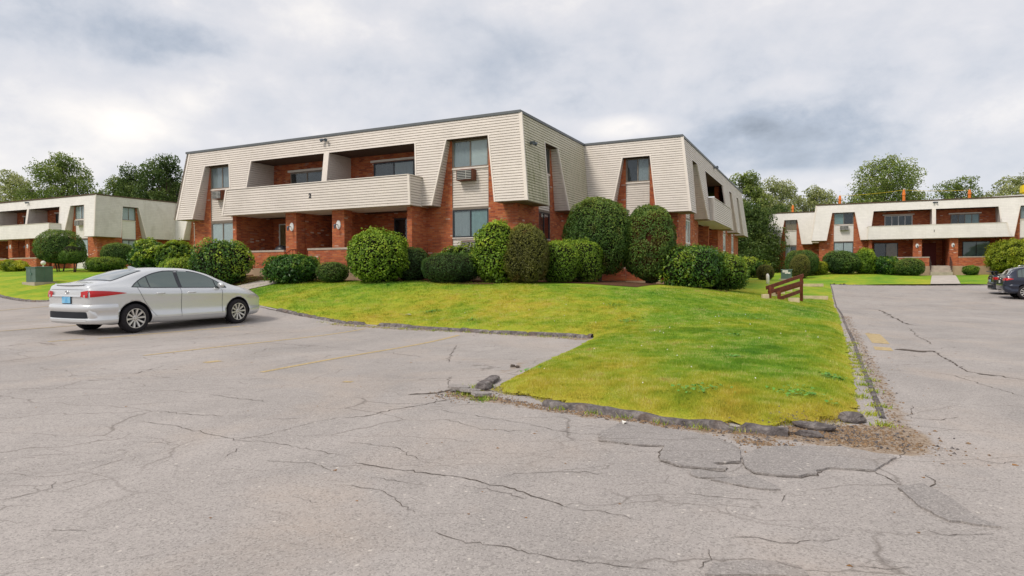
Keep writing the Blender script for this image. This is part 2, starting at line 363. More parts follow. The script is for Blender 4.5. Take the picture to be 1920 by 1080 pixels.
def asphalt(name, base=(.372, .338, .318), dark=(.305, .280, .265), patchy=1.0):
    m = M(name, .88, .25)
    n1 = m.noise(.22, 5, .6, .4); n2 = m.noise(1.1, 5, .6, .6, sc=(1, .45, 1)); n3 = m.noise(9, 4, .6)
    c = m.ramp(m.math('ADD', m.math('MULTIPLY', n1, .55), m.math('MULTIPLY', n2, .45)), [(.36, dark), (.50, base), (.62, tuple(k * 1.16 for k in base))])
    c = m.mix(m.map(n3, .4, .75, 0, .20), c, tuple(k * .72 for k in base)); gr = m.noise(190, 3, .8); c = m.mix(.5, c, m.ramp(gr, [(.32, (.28, .28, .28)), (.68, (.74, .73, .72))]), 'OVERLAY')
    # warm worn zones
    wz = m.noise(.5, 4, .6, .8, off=(12, 3, 0)); c = m.mix(m.map(wz, .48, .68, 0, .6), c, (base[0] * 1.16, base[1] * 1.07, base[2] * .98))
    oil = m.noise(.9, 5, .65, .3, off=(31, 7, 0)); c = m.mix(m.map(oil, .60, .75, 0, .35), c, tuple(k * .62 for k in base))
    # stones in the surface
    v = m.n('ShaderNodeTexVoronoi'); v.inputs['Scale'].default_value = 95; m.l(m.pos(), v.inputs['Vector'])
    st = m.n('ShaderNodeSeparateColor'); m.l(v.outputs['Color'], st.inputs[0])
    c = m.mix(m.math('MULTIPLY', m.math('GREATER_THAN', st.outputs[0], .80), .38), c, (.52, .48, .44))
    c = m.mix(m.math('MULTIPLY', m.math('LESS_THAN', st.outputs[1], .2), .36), c, (.13, .12, .11))
    v2 = m.n('ShaderNodeTexVoronoi'); v2.inputs['Scale'].default_value = 22; m.l(m.pos(), v2.inputs['Vector'])
    s2 = m.n('ShaderNodeSeparateColor'); m.l(v2.outputs['Color'], s2.inputs[0])
    f2 = m.math('MULTIPLY', m.math('GREATER_THAN', s2.outputs[0], .94), m.math('LESS_THAN', v2.outputs['Distance'], .22))
    c = m.mix(m.math('MULTIPLY', f2, .55), c, (.70, .64, .57))
    # alligator cracks where the surface is tired
    dv = m.n('ShaderNodeVectorMath', operation='ADD'); m.l(m.pos(), dv.inputs[0])
    nn = m.n('ShaderNodeTexNoise'); nn.inputs['Scale'].default_value = 2.2; nn.inputs['Detail'].default_value = 5; m.l(m.pos(), nn.inputs['Vector'])
    sc_ = m.n('ShaderNodeVectorMath', operation='SCALE'); m.l(nn.outputs['Color'], sc_.inputs[0]); sc_.inputs['Scale'].default_value = .32; m.l(sc_.outputs[0], dv.inputs[1])
    rm_ = m.n('ShaderNodeMapping'); rm_.inputs['Rotation'].default_value = (0, 0, -.46); m.l(dv.outputs[0], rm_.inputs[0])
    rs_ = m.n('ShaderNodeMapping'); rs_.inputs['Scale'].default_value = (.55, 1.7, 1); m.l(rm_.outputs[0], rs_.inputs[0])
    for sc, wid, off, thr, amt in ((.75, .010, 0, .42, .62), (2.1, .015, 5, .47, .55), (5.5, .026, 9, .56, .22)):
        vc = m.n('ShaderNodeTexVoronoi', feature='DISTANCE_TO_EDGE'); vc.inputs['Scale'].default_value = sc; m.l(rs_.outputs[0], vc.inputs['Vector'])
        msk = m.noise(.35, 3, .6, 0, off=(off, 2, 0))
        f = m.math('MULTIPLY', m.map(vc.outputs['Distance'], 0, wid, 1, 0), m.map(msk, thr, thr + .1, 0, amt))
        c = m.mix(f, c, (.135, .115, .10))
    d = m.attr('dirt'); dn = m.noise(5, 6, .7, .3)
    f = m.map(m.math('ADD', d, m.math('MULTIPLY', m.math('SUBTRACT', dn, .5), 1.1)), .42, .62, 0, .9)
    f = m.math('MULTIPLY', f, m.math('GREATER_THAN', d, .02))
    c = m.mix(f, c, m.ramp(m.noise(24, 5, .7), [(.3, (.13, .085, .055)), (.5, (.29, .215, .15)), (.7, (.46, .37, .28))]))
    m.color(c)
    m.bump(m.math('ADD', m.noise(120, 3, .7), m.math('MULTIPLY', m.noise(12, 4), .5)), .004, .7)
    return m.mat

def lawn_color(m):
    n1 = m.noise(.38, 4, .6, .4, sc=(1, .7, 1)); n2 = m.noise(1.9, 5, .7); n3 = m.noise(11, 5, .7)
    v = m.math('ADD', m.math('MULTIPLY', n1, .55), m.math('MULTIPLY', n2, .28)); v = m.math('ADD', v, m.math('MULTIPLY', n3, .17))
    v = m.math('ADD', v, m.math('MULTIPLY', m.attr('dry'), .15))
    return m.ramp(v, [(.36, (.12, .29, .030)), (.43, (.19, .37, .032)), (.50, (.29, .43, .035)), (.56, (.42, .48, .042)), (.64, (.55, .49, .055)), (.74, (.58, .43, .07)), (.84, (.48, .30, .07))])
def lawn_mat():
    m = M('lawn_turf', .9, .1); c = lawn_color(m)
    c = m.mix(m.map(m.noise(40, 4, .7), .35, .7, .35, 0), c, (.09, .12, .012)); m.color(c)
    m.bump(m.noise(30, 5, .7), .05, .8); return m.mat
def blade_mat():
    m = M('grass_blades', .6, .2); c = lawn_color(m)
    t = m.attr('tint'); c = m.mix(m.map(t, .05, .42, .6, 0), c, (.09, .19, .022)); c = m.mix(m.map(t, .55, .95, 0, .8), c, (.80, .74, .28))
    c = m.mix(m.map(t, .97, .975, 0, .8), c, (.38, .17, .05))
    m.color(c)
    tr = m.n('ShaderNodeBsdfTranslucent'); m.l(c, tr.inputs[0]); mx = m.n('ShaderNodeMixShader'); mx.inputs[0].default_value = .42
    m.l(m.b.outputs[0], mx.inputs[1]); m.l(tr.outputs[0], mx.inputs[2]); m.l(mx.outputs[0], m.out.inputs[0]); return m.mat

def kerb_mat():
    m = M('kerb_asphalt', .9, .2)
    c = m.ramp(m.noise(9, 6, .75, .5), [(.32, (.06, .050, .050)), (.5, (.165, .145, .14)), (.66, (.34, .305, .29))])
    c = m.mix(m.map(m.noise(3, 4), .55, .7, 0, .5), c, (.22, .14, .09)); m.color(c); m.bump(m.noise(25, 6, .75), .03, 1); return m.mat
def line_mat():
    m = M('worn_yellow_paint', .8, .2); m.color(m.ramp(m.noise(20, 4), [(.3, (.42, .31, .16)), (.7, (.60, .47, .26))]))
    tp = m.n('ShaderNodeBsdfTransparent'); mx = m.n('ShaderNodeMixShader')
    n = m.math('ADD', m.math('MULTIPLY', m.noise(45, 5, .8), .5), m.math('MULTIPLY', m.noise(1.5, 4, .7), .5))
    w = m.attr('wear')
    m.l(m.map(m.math('SUBTRACT', n, w), .34, .46, .1, .9), mx.inputs[0]); m.l(tp.outputs[0], mx.inputs[1]); m.l(m.b.outputs[0], mx.inputs[2]); m.l(mx.outputs[0], m.out.inputs[0]); return m.mat
def paint_mat(name, col, metal=.6, rough=.28):
    m = M(name, rough, .5, metal); m.color(col); m.b.inputs['Coat Weight'].default_value = .6; m.b.inputs['Coat Roughness'].default_value = .06
    return m.mat

MAT = dict(
    asphalt=asphalt('parking_asphalt'), asphalt_patch=asphalt('patched_asphalt', (.30, .275, .262), (.25, .23, .22)),
    lawn=lawn_mat(), blade=blade_mat(), kerb=kerb_mat(), line=line_mat(),
    ground=plain('far_ground', (.07, .11, .02), .95, .1, var=.4, scale=.3),
    crack=plain('crack_brown', (.11, .09, .076), .95, .1), chunk=kerb_mat(),  # crack is the dark brown tone shared by cracks, holes and small crumbs
    concrete=plain('concrete', (.46, .39, .32), .9, .2, var=.15, scale=3), conc_tan=plain('painted_foundation', (.42, .30, .20), .9, .2, var=.12, scale=2),
    path=plain('concrete_path', (.48, .43, .38), .9, .2, var=.12, scale=2),
    brick=brick_mat('red_brick', .98), brick_far=brick_mat('red_brick_far', .98),
    siding=siding_mat('cream_vinyl_siding', (.71, .645, .58)), siding_side=siding_mat('mildewed_vinyl_siding', (.62, .57, .46), .35, 1.0),
    siding_old=siding_mat('painted_shingle', (.84, .80, .76), course=True), siding_grime=siding_mat('grimy_shingle', (.68, .635, .57), .32, course=True),
    trim=plain('siding_trim', (.76, .69, .62), .5, .3, var=.05), trim_dirty=plain('siding_trim_side', (.62, .55, .45), .5, .3, var=.08),
    coping=plain('grey_roof_edge', (.13, .14, .15), .5, .4, var=.08), roof=plain('roof_membrane', (.12, .12, .12), .9),
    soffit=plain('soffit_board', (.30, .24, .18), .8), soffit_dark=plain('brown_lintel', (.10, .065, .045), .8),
    bronze=plain('bronze_window_frame', (.20, .165, .13), .4, .5), black=plain('black_frame', (.025, .027, .035), .4, .5), white=plain('white_frame', (.72, .72, .70), .5, .4),
    glass=glass_mat('window_glass'), glass_dark=glass_mat('dark_window_glass', (.18, .2, .22), .55),
    blind=plain('pale_blind', (.66, .67, .67), .8, var=.05), blind_grey=plain('grey_blind', (.38, .40, .42), .8, var=.05), curtain=plain('aqua_curtain', (.30, .42, .42), .8, var=.1),
    dark=plain('dark_interior', (.02, .022, .028), .8), screen=plain('dark_screen', (.05, .06, .075), .7), tan_blind=plain('tan_blind', (.38, .25, .12), .8),
    ac_brown=plain('brown_sleeve', (.16, .055, .03), .6), ac_grille=plain('air_conditioner_grille', (.44, .43, .40), .5), door_red=plain('dark_red_door', (.20, .02, .012), .5), door_dark=plain('dark_door', (.02, .018, .03), .5),
    iron=plain('painted_iron', (.05, .03, .03), .5, .4), iron_red=plain('rusty_iron', (.20, .035, .015), .6), lamp_plate=plain('white_lamp_plate', (.75, .75, .73), .5), lamp_body=plain('lamp_housing', (.10, .12, .15), .4, .5),
    mulch=plain('planting_bed_mulch', (.11, .055, .03), .95, .1, var=.6, scale=25),
    dirt_bits=plain('soil_crumbs', (.26, .17, .10), .95, .1, var=.5, scale=60), leaf_litter=plain('dry_leaves', (.28, .14, .05), .8, .1, var=.4, scale=9),
    clover=plain('clover_leaves', (.13, .31, .045), .6, .2, var=.3), bark=plain('bark', (.10, .07, .05), .9, .1, var=.3, scale=8), stain_wood=plain('red_stained_wood', (.16, .045, .022), .7, .2, var=.3), timber=plain('pale_timber', (.62, .50, .33), .8, .2, var=.15),
    green_metal=plain('green_cabinet', (.10, .155, .125), .5, .4, var=.15, scale=2), green_dark=plain('green_cabinet_lid', (.10, .20, .16), .5, .4), orange=plain('orange_stand', (.75, .20, .03), .6), yellow=plain('yellow_plastic', (.80, .60, .02), .5), pvc=plain('white_plastic', (.75, .72, .66), .5),
)

# ---------------------------------------------------------------- ground sheets
def grid(xs, ys):
    X, Y = np.meshgrid(xs, ys, indexing='ij'); nx, ny = len(xs), len(ys)
    i = np.arange(nx * ny).reshape(nx, ny)
    F = np.stack([i[:-1, :-1], i[1:, :-1], i[1:, 1:], i[:-1, 1:]], -1).reshape(-1, 4)
    return X.ravel(), Y.ravel(), F
def cat(*a): return np.unique(np.round(np.concatenate(a), 4))
def gauss(x, y, cx, cy, sx, sy): return np.exp(-((x - cx) / sx) ** 2 - ((y - cy) / sy) ** 2)

xs = cat(np.array([-700, -400, -250, -160, -120]), np.arange(-105, 95, 5.), np.array([130, 200, 400, 700])); ys = cat(np.array([-300, -100, -40, -20]), np.arange(-12, 125, 5.), np.array([160, 250, 400, 800]))
gx, gy, gf = grid(xs, ys)
tag(np_mesh('ground', np.c_[gx, gy, H(gx, gy) - .25], gf, MAT['ground'], smooth=True), kind='structure')

xs = cat(np.arange(-104, -12, 2.), np.arange(-12, -5, .4), np.arange(-5, 2.6, .08), np.arange(2.6, 12, .5), np.arange(12, 90, 3.))
ys = cat(np.arange(-12, 2, 1.), np.arange(2, 9, .08), np.arange(9, 16, .25), np.arange(16, 56, 1.5))
gx, gy, gf = grid(xs, ys)
dirt = 1.0 * gauss(gx, gy, .10, 6.08, .48, .34) + .55 * gauss(gx, gy, .3, 5.75, .5, .14) + .62 * gauss(gx, gy, -.45, 5.50, .26, .11) + .75 * gauss(gx, gy, -3.6, 6.25, .34, .30) + .7 * gauss(gx, gy, .5, 6.1, .3, .45)
dirt += .55 * np.exp(-((gx - .64) / .16) ** 2) * ((gy > 6) & (gy < 46)) * np.clip(1.25 - gy / 40, .35, 1)
dirt += .55 * np.exp(-((gy - (near_edge(gx) - .32)) / .16) ** 2) * ((gx > -3.4) & (gx < .6))
dirt += .55 * np.exp(-((gy - (YB(gx) - .42)) / .22) ** 2) * ((gx > -14) & (gx < -4.4)) + .35 * np.exp(-((gx - XL(gy) + .25) / .25) ** 2) * ((gy > 6.3) & (gy < 13))
dirt += .38 * gauss(gx, gy, -5.6, 8.7, 1.6, .7) + .36 * gauss(gx, gy, .75, 5.0, .25, .35) + .45 * gauss(gx, gy, 1.2, 48, 1.4, 4) + .33 * gauss(gx, gy, -1.3, 4.75, .25, .1)
tag(np_mesh('parking_lot', np.c_[gx, gy, H(gx, gy)], gf, MAT['asphalt'], attrs={'dirt': np.clip(dirt, 0, 1)}, smooth=True), kind='structure')

# lawn: warped tensor grid
xs = cat(np.arange(-104, -20, 2.), np.arange(-20, -4, .35), np.arange(-4.0, -3.3, .1) + .0, np.linspace(-3.6, LX, 52), np.arange(.52, 1.6, .1), np.arange(1.6, 90, 2.5))
ys = cat(np.linspace(LY, LY + 1.2, 14), np.linspace(LY + 1.2, 13.2, 36), np.arange(13.2, 15, .15), np.arange(15, 32, .4), np.arange(32, LOT_Y, 1.0), np.arange(LOT_Y, LOT_Y + 1, .2), np.arange(LOT_Y + 1, 125, 2.5))
X, Y, F = grid(xs, ys)
nx, ny = len(xs), len(ys)
cxm = (xs[:-1] + xs[1:]) / 2; cym = (ys[:-1] + ys[1:]) / 2
CX, CY = np.meshgrid(cxm, cym, indexing='ij')
keep = ((CX > -3.6) & (CX < LX)) | ((CX < -3.6) & (CY > 13.2)) | ((CX > LX) & (CY > LOT_Y))
F = F[keep.ravel()]
# distance to the outline, in unwarped space
def dist_edge(X, Y):
    d = np.full(X.shape, 9.0)
    a = (X >= -3.6) & (X <= LX); d = np.where(a, np.minimum(Y - LY, d), d)
    a = (Y <= 13.2); d = np.where(a, np.minimum(d, np.abs(X + 3.6)), d)
    d = np.where(~a & (X <= -3.6), np.minimum(d, Y - 13.2), d)
    d = np.where(~a & (X > -3.6), np.minimum(d, np.hypot(X + 3.6, Y - 13.2) + 0 * X + np.where(X > -3.6, .0, 0)), d)
    d = np.where(Y <= LOT_Y, np.minimum(d, np.abs(LX - X)), d)
    d = np.where((X > LX), np.minimum(d, Y - LOT_Y), d)
    d = np.where((X <= LX) & (Y > LOT_Y), np.minimum(d, np.hypot(LX - X, Y - LOT_Y)), d)
    return np.clip(d, 0, 9)
DE = dist_edge(X, Y)
fall = np.clip(1 - np.abs(X + 3.6) / 2.8, 0, 1)
dx = (XL(np.minimum(Y, 13.2)) + 3.6) * fall * np.where(Y > 13.2, np.exp(-np.maximum(Y - 13.2, 0) / 2.0), 1)
dyb = np.where(X < -3.6, (YB(X) - 13.2) * np.clip(1 - (Y - 13.2) / 30, 0, 1) * (Y >= 13.2), 0)
dyn = (near_edge(X) - LY) * np.clip(1 - (Y - LY) / 3, 0, 1) * (X >= -3.6) * (X <= LX)
jit = np.where(DE < .01, 1, 0)
dx = dx + np.where((Y < LOT_Y), RE(Y) * np.clip((X + 1.5) / 1.9, 0, 1) * (X <= LX + .01), 0)
XW = X + dx + jit * rng.normal(0, .025, X.shape); YW = Y + dyb + dyn + jit * rng.normal(0, .03, X.shape)
dry = np.exp(-np.clip(YW - near_edge(XW), 0, 9) / 1.1) * (XW > -4.2) * 1.0 + .55 * np.exp(-np.abs(LX - XW) / .35) * (YW < 40) + .5 * np.exp(-np.clip(YW - YB(XW), 0, 9) / .8) * (XW < -4.5)
dry += .55 * gauss(XW, YW, -2.6, 7.6, 1.5, 1.3) + .75 * gauss(XW, YW, -9, 16, 5, 2.2) - .45 * gauss(XW, YW, -1.3, 10.5, 1.0, 2.2) - .3 * gauss(XW, YW, -16, 16, 3, 2)
LAWN_LIFT = .095
def edge_d(x, y):
    d = np.minimum(y - near_edge(x), np.where(y < LOT_Y, LX + RE(y) - x, 9.0)); d = np.where(y < YB(np.minimum(x, -3.6)) , np.minimum(d, x - XL(y)), d)
    d = np.where((x < -3.6) & (y >= YB(x) - .05), y - YB(x), d)
    return np.clip(d, 0, 9)
lift = LAWN_LIFT * np.clip(edge_d(XW, YW) / .45, 0, 1) ** .75 + .004
far = np.clip((YW - 45) / 10, 0, 1)
lawn = np_mesh('lawn', np.c_[XW, YW, H(XW, YW) + lift], F, MAT['lawn'], attrs={'dry': dry}, smooth=True)
tag(lawn, kind='structure')
def in_lawn(x, y):
    x = x + .05 * np.sin(y * 9) * np.sin(y * 3.7 + 1) - .03; y = y + .035 * np.sin(x * 11) + .03 * np.sin(x * 4.3)
    return ((x > XL(y)) & (x < LX + RE(y)) & (y > near_edge(x)) & (y < 120)) | ((x <= -3.6) & (y > YB(x)))
def dry_at(x, y):
    d = np.exp(-np.clip(y - near_edge(x), 0, 9) / 1.1) * (x > -4.2) * 1.0 + .55 * np.exp(-np.abs(LX - x) / .35) * (y < 40) + .5 * np.exp(-np.clip(y - YB(x), 0, 9) / .8) * (x < -4.5)
    return d + .55 * gauss(x, y, -2.6, 7.6, 1.5, 1.3) + .75 * gauss(x, y, -9, 16, 5, 2.2) - .45 * gauss(x, y, -1.3, 10.5, 1.0, 2.2) - .3 * gauss(x, y, -16, 16, 3, 2)

_gl = np.random.default_rng(77); _LW = [(_gl.normal(0, 1, 2), _gl.uniform(0, 6.28), f) for f in (9, 14, 21, 30, 6, 40, 17, 26)]
_VN = _gl.random((256, 256))
def vnoise(x, y, s):
    u, v = x / s + 500, y / s + 500; i, j = np.floor(u).astype(int), np.floor(v).astype(int); f, g = u - i, v - j; f = f * f * (3 - 2 * f); g = g * g * (3 - 2 * g)
    q = lambda a, b_: _VN[a % 256, b_ % 256]
    return (q(i, j) * (1 - f) + q(i + 1, j) * f) * (1 - g) + (q(i, j + 1) * (1 - f) + q(i + 1, j + 1) * f) * g
def lumps2(x, y): return (vnoise(x, y, .13) * .45 + vnoise(x, y, .32) * .35 + vnoise(x, y, .9) * .2) * 2.4 - 1.2
def blades(name, n, box, wmin, seed, hmin=.018, hmax=.042, keepf=None):
    g = np.random.default_rng(seed)
    x = g.uniform(box[0], box[1], n); y = g.uniform(box[2], box[3], n)
    k = in_lawn(x, y)
    if keepf is not None: k &= keepf(x, y, g)
    x, y = x[k], y[k]; m = len(x)
    D = np.maximum(2, y * .8977 - x * .4405)
    s = np.clip(D / 7.0, .85, 3.2)
    h = g.uniform(hmin, hmax, m) * (1 + .7 * (g.random(m) > .95)) * (.65 + .8 * vnoise(x, y, .25)); w = wmin * s
    a = g.uniform(0, 2 * np.pi, m); lean = g.normal(0, .45, m); la = g.uniform(0, 2 * np.pi, m)
    ed = edge_d(x, y); z = H(x, y) + LAWN_LIFT * np.clip(ed / .45, 0, 1) ** .75 - .006; h = h * np.clip(.35 + ed / .25, .35, 1)
    b = np.c_[x, y, z]; side = np.c_[np.cos(a), np.sin(a), 0 * a] * (w / 2)[:, None]
    tip = b + np.c_[np.cos(la) * lean * h, np.sin(la) * lean * h, h]
    V = np.stack([b - side, b + side, tip], 1).reshape(-1, 3); F = np.arange(3 * m).reshape(m, 3)
    t = np.repeat(np.clip(.5 * g.random(m) + .5 * (.5 + lumps2(x, y)), 0, 1), 3); dr = np.repeat(dry_at(x, y), 3)
    return V, F, t, dr
def band(x0, x1, y0_, y1_, dmin, seed):
    dens = lambda D: 9500 * (6.5 / np.maximum(D, 6.0)) ** 1.75
    n = int((x1 - x0) * (y1_ - y0_) * dens(dmin))
    return blades('g', n, (x0, x1, y0_, y1_), 0.0078, seed, keepf=lambda x, y, g: g.random(len(x)) < dens(y * .8977 - x * .4405) / dens(dmin))
parts = [band(-4.7, .5, 5.8, 8.0, 5.5, 1), band(-4.8, .5, 8.0, 11, 7.0, 2), band(-4.8, .5, 11, 14, 9.7, 5), band(-12, .5, 13, 20, 11.5, 3), band(-26, -12, 13, 20, 17, 6), band(-5, .5, 20, 36, 17.8, 4)]
parts = [p for p in parts if len(p[0])]
off = 0; Vs, Fs, Ts, Ds = [], [], [], []
for V, Fq, t, dr in parts: Vs.append(V); Fs.append(Fq + off); Ts.append(t); Ds.append(dr); off += len(V)
g_ = np_mesh('grass', np.concatenate(Vs), np.concatenate(Fs), MAT['blade'], attrs={'tint': np.concatenate(Ts), 'dry': np.concatenate(Ds)})
tag(g_, 'mown yellow green grass blades covering the lawn', 'grass', kind='stuff')

# weeds in the gutter and at the kerb foot
def tufts(name, spots, label):
    V, F, T, Dd = [], [], [], []; o = 0; g = np.random.default_rng(11)
    for (cx, cy, r, n) in spots:
        x = cx + g.normal(0, r, n); y = cy + g.normal(0, r * .8, n); h = g.uniform(.02, .06, n); z = H(x, y) + .0
        a = g.uniform(0, 6.28, n); la = g.uniform(0, 6.28, n); ln = g.uniform(.2, 1.0, n)
        b = np.c_[x, y, z]; s = np.c_[np.cos(a), np.sin(a), 0 * a] * .006; tip = b + np.c_[np.cos(la) * ln * h, np.sin(la) * ln * h, h]
        V.append(np.stack([b - s, b + s, tip], 1).reshape(-1, 3)); F.append(np.arange(3 * n).reshape(n, 3) + o); o += 3 * n
        T.append(np.repeat(g.random(n), 3)); Dd.append(np.full(3 * n, .3))
    ob = np_mesh(name, np.concatenate(V), np.concatenate(F), MAT['blade'], attrs={'tint': np.concatenate(T), 'dry': np.concatenate(Dd)})
    return tag(ob, label, 'weeds', kind='stuff')
sp = [(-3.62, 6.30, .10, 260), (-3.35, 6.10, .06, 120), (-3.75, 6.75, .08, 160)] + [(.47 + rng.normal(0, .04), y, .05, 70) for y in np.arange(6.6, 14, .42)] + [(x, near_edge(x) - .22, .05, 40) for x in np.arange(-2.4, -.4, .35)] + [(x, YB(x) - .38, .09, 60) for x in np.arange(-12.5, -4.6, .5)]
tufts('weeds', sp, 'small weeds growing in the gutters along the broken kerbs')

g_c = np.random.default_rng(31); V, F = [], []
spots = [(g_c.uniform(-4, .2), g_c.uniform(6.8, 13)) for _ in range(6)] + [(g_c.uniform(-14, 0), g_c.uniform(13.6, 19)) for _ in range(6)]
o_ = 0
for (cx, cy) in spots:
    n = int(g_c.uniform(25, 90)); r = g_c.uniform(.05, .16); x = cx + g_c.normal(0, r, n); y = cy + g_c.normal(0, r, n)
    k = in_lawn(x, y); x, y = x[k], y[k]; n = len(x)
    if n == 0: continue
    z = H(x, y) + LAWN_LIFT * np.clip(edge_d(x, y) / .45, 0, 1) ** .75 + g_c.uniform(.02, .045, n); s = g_c.uniform(.010, .022, n) * (1 + .04 * y); a_ = g_c.uniform(0, 6.28, n)
    q = [np.c_[x + s * np.cos(a_ + t), y + s * np.sin(a_ + t), z + g_c.normal(0, .006, n)] for t in (0, 1.57, 3.14, 4.71)]
    V.append(np.stack(q, 1).reshape(-1, 3)); F.append(np.arange(4 * n).reshape(n, 4) + o_); o_ += 4 * n
ob = np_mesh('clover', np.concatenate(V), np.concatenate(F), MAT['clover']); tag(ob, 'dark green clover patches scattered through the lawn', 'clover', kind='stuff')
V, F = [], []; n = 55; x = g_c.uniform(-9, .3, n); y = g_c.uniform(6.9, 17, n); k = in_lawn(x, y); x, y = x[k], y[k]; n = len(x)
z = H(x, y) + LAWN_LIFT + .045; s = .005 + .0004 * y; q = [np.c_[x + s * cx, y + .3 * s * cz, z + s * cz] for cx, cz in ((-1, 0), (0, -1), (1, 0), (0, 1))]
ob = np_mesh('clover_flowers', np.stack(q, 1).reshape(-1, 3), np.arange(4 * n).reshape(n, 4), MAT['pvc']); tag(ob, 'tiny white clover flowers dotted over the lawn', 'flowers', kind='stuff')

# ---------------------------------------------------------------- paving details
def ribbon(mb, pts, w, jit=.012, lift=.004, step=.05, m=0):
    P = [np.array(p, float) for p in pts]; out = []
    for a, b in zip(P[:-1], P[1:]):
        L = np.linalg.norm(b - a); n = max(1, int(L / step))
        for k in range(n): out.append(a + (b - a) * k / n)
    out.append(P[-1]); out = np.array(out); n = len(out)
    out[1:-1] += rng.normal(0, jit, (max(n - 2, 0), 2)); d = np.gradient(out, axis=0) if n > 1 else out
    nn = np.c_[-d[:, 1], d[:, 0]]; nn /= np.maximum(np.linalg.norm(nn, axis=1), 1e-6)[:, None]
    ww = w * rng.uniform(.35, 1.3, n) * np.minimum(1, np.minimum(np.arange(n) + .3, n - .7 - np.arange(n)) / 2.0).clip(.15, 1)
    a = out + nn * ww[:, None] / 2; b = out - nn * ww[:, None] / 2
    za = H(a[:, 0], a[:, 1]) + lift; zb = H(b[:, 0], b[:, 1]) + lift
    for k in range(n - 1):
        mb.face([(a[k][0], a[k][1], za[k]), (a[k + 1][0], a[k + 1][1], za[k + 1]), (b[k + 1][0], b[k + 1][1], zb[k + 1]), (b[k][0], b[k][1], zb[k])], m)
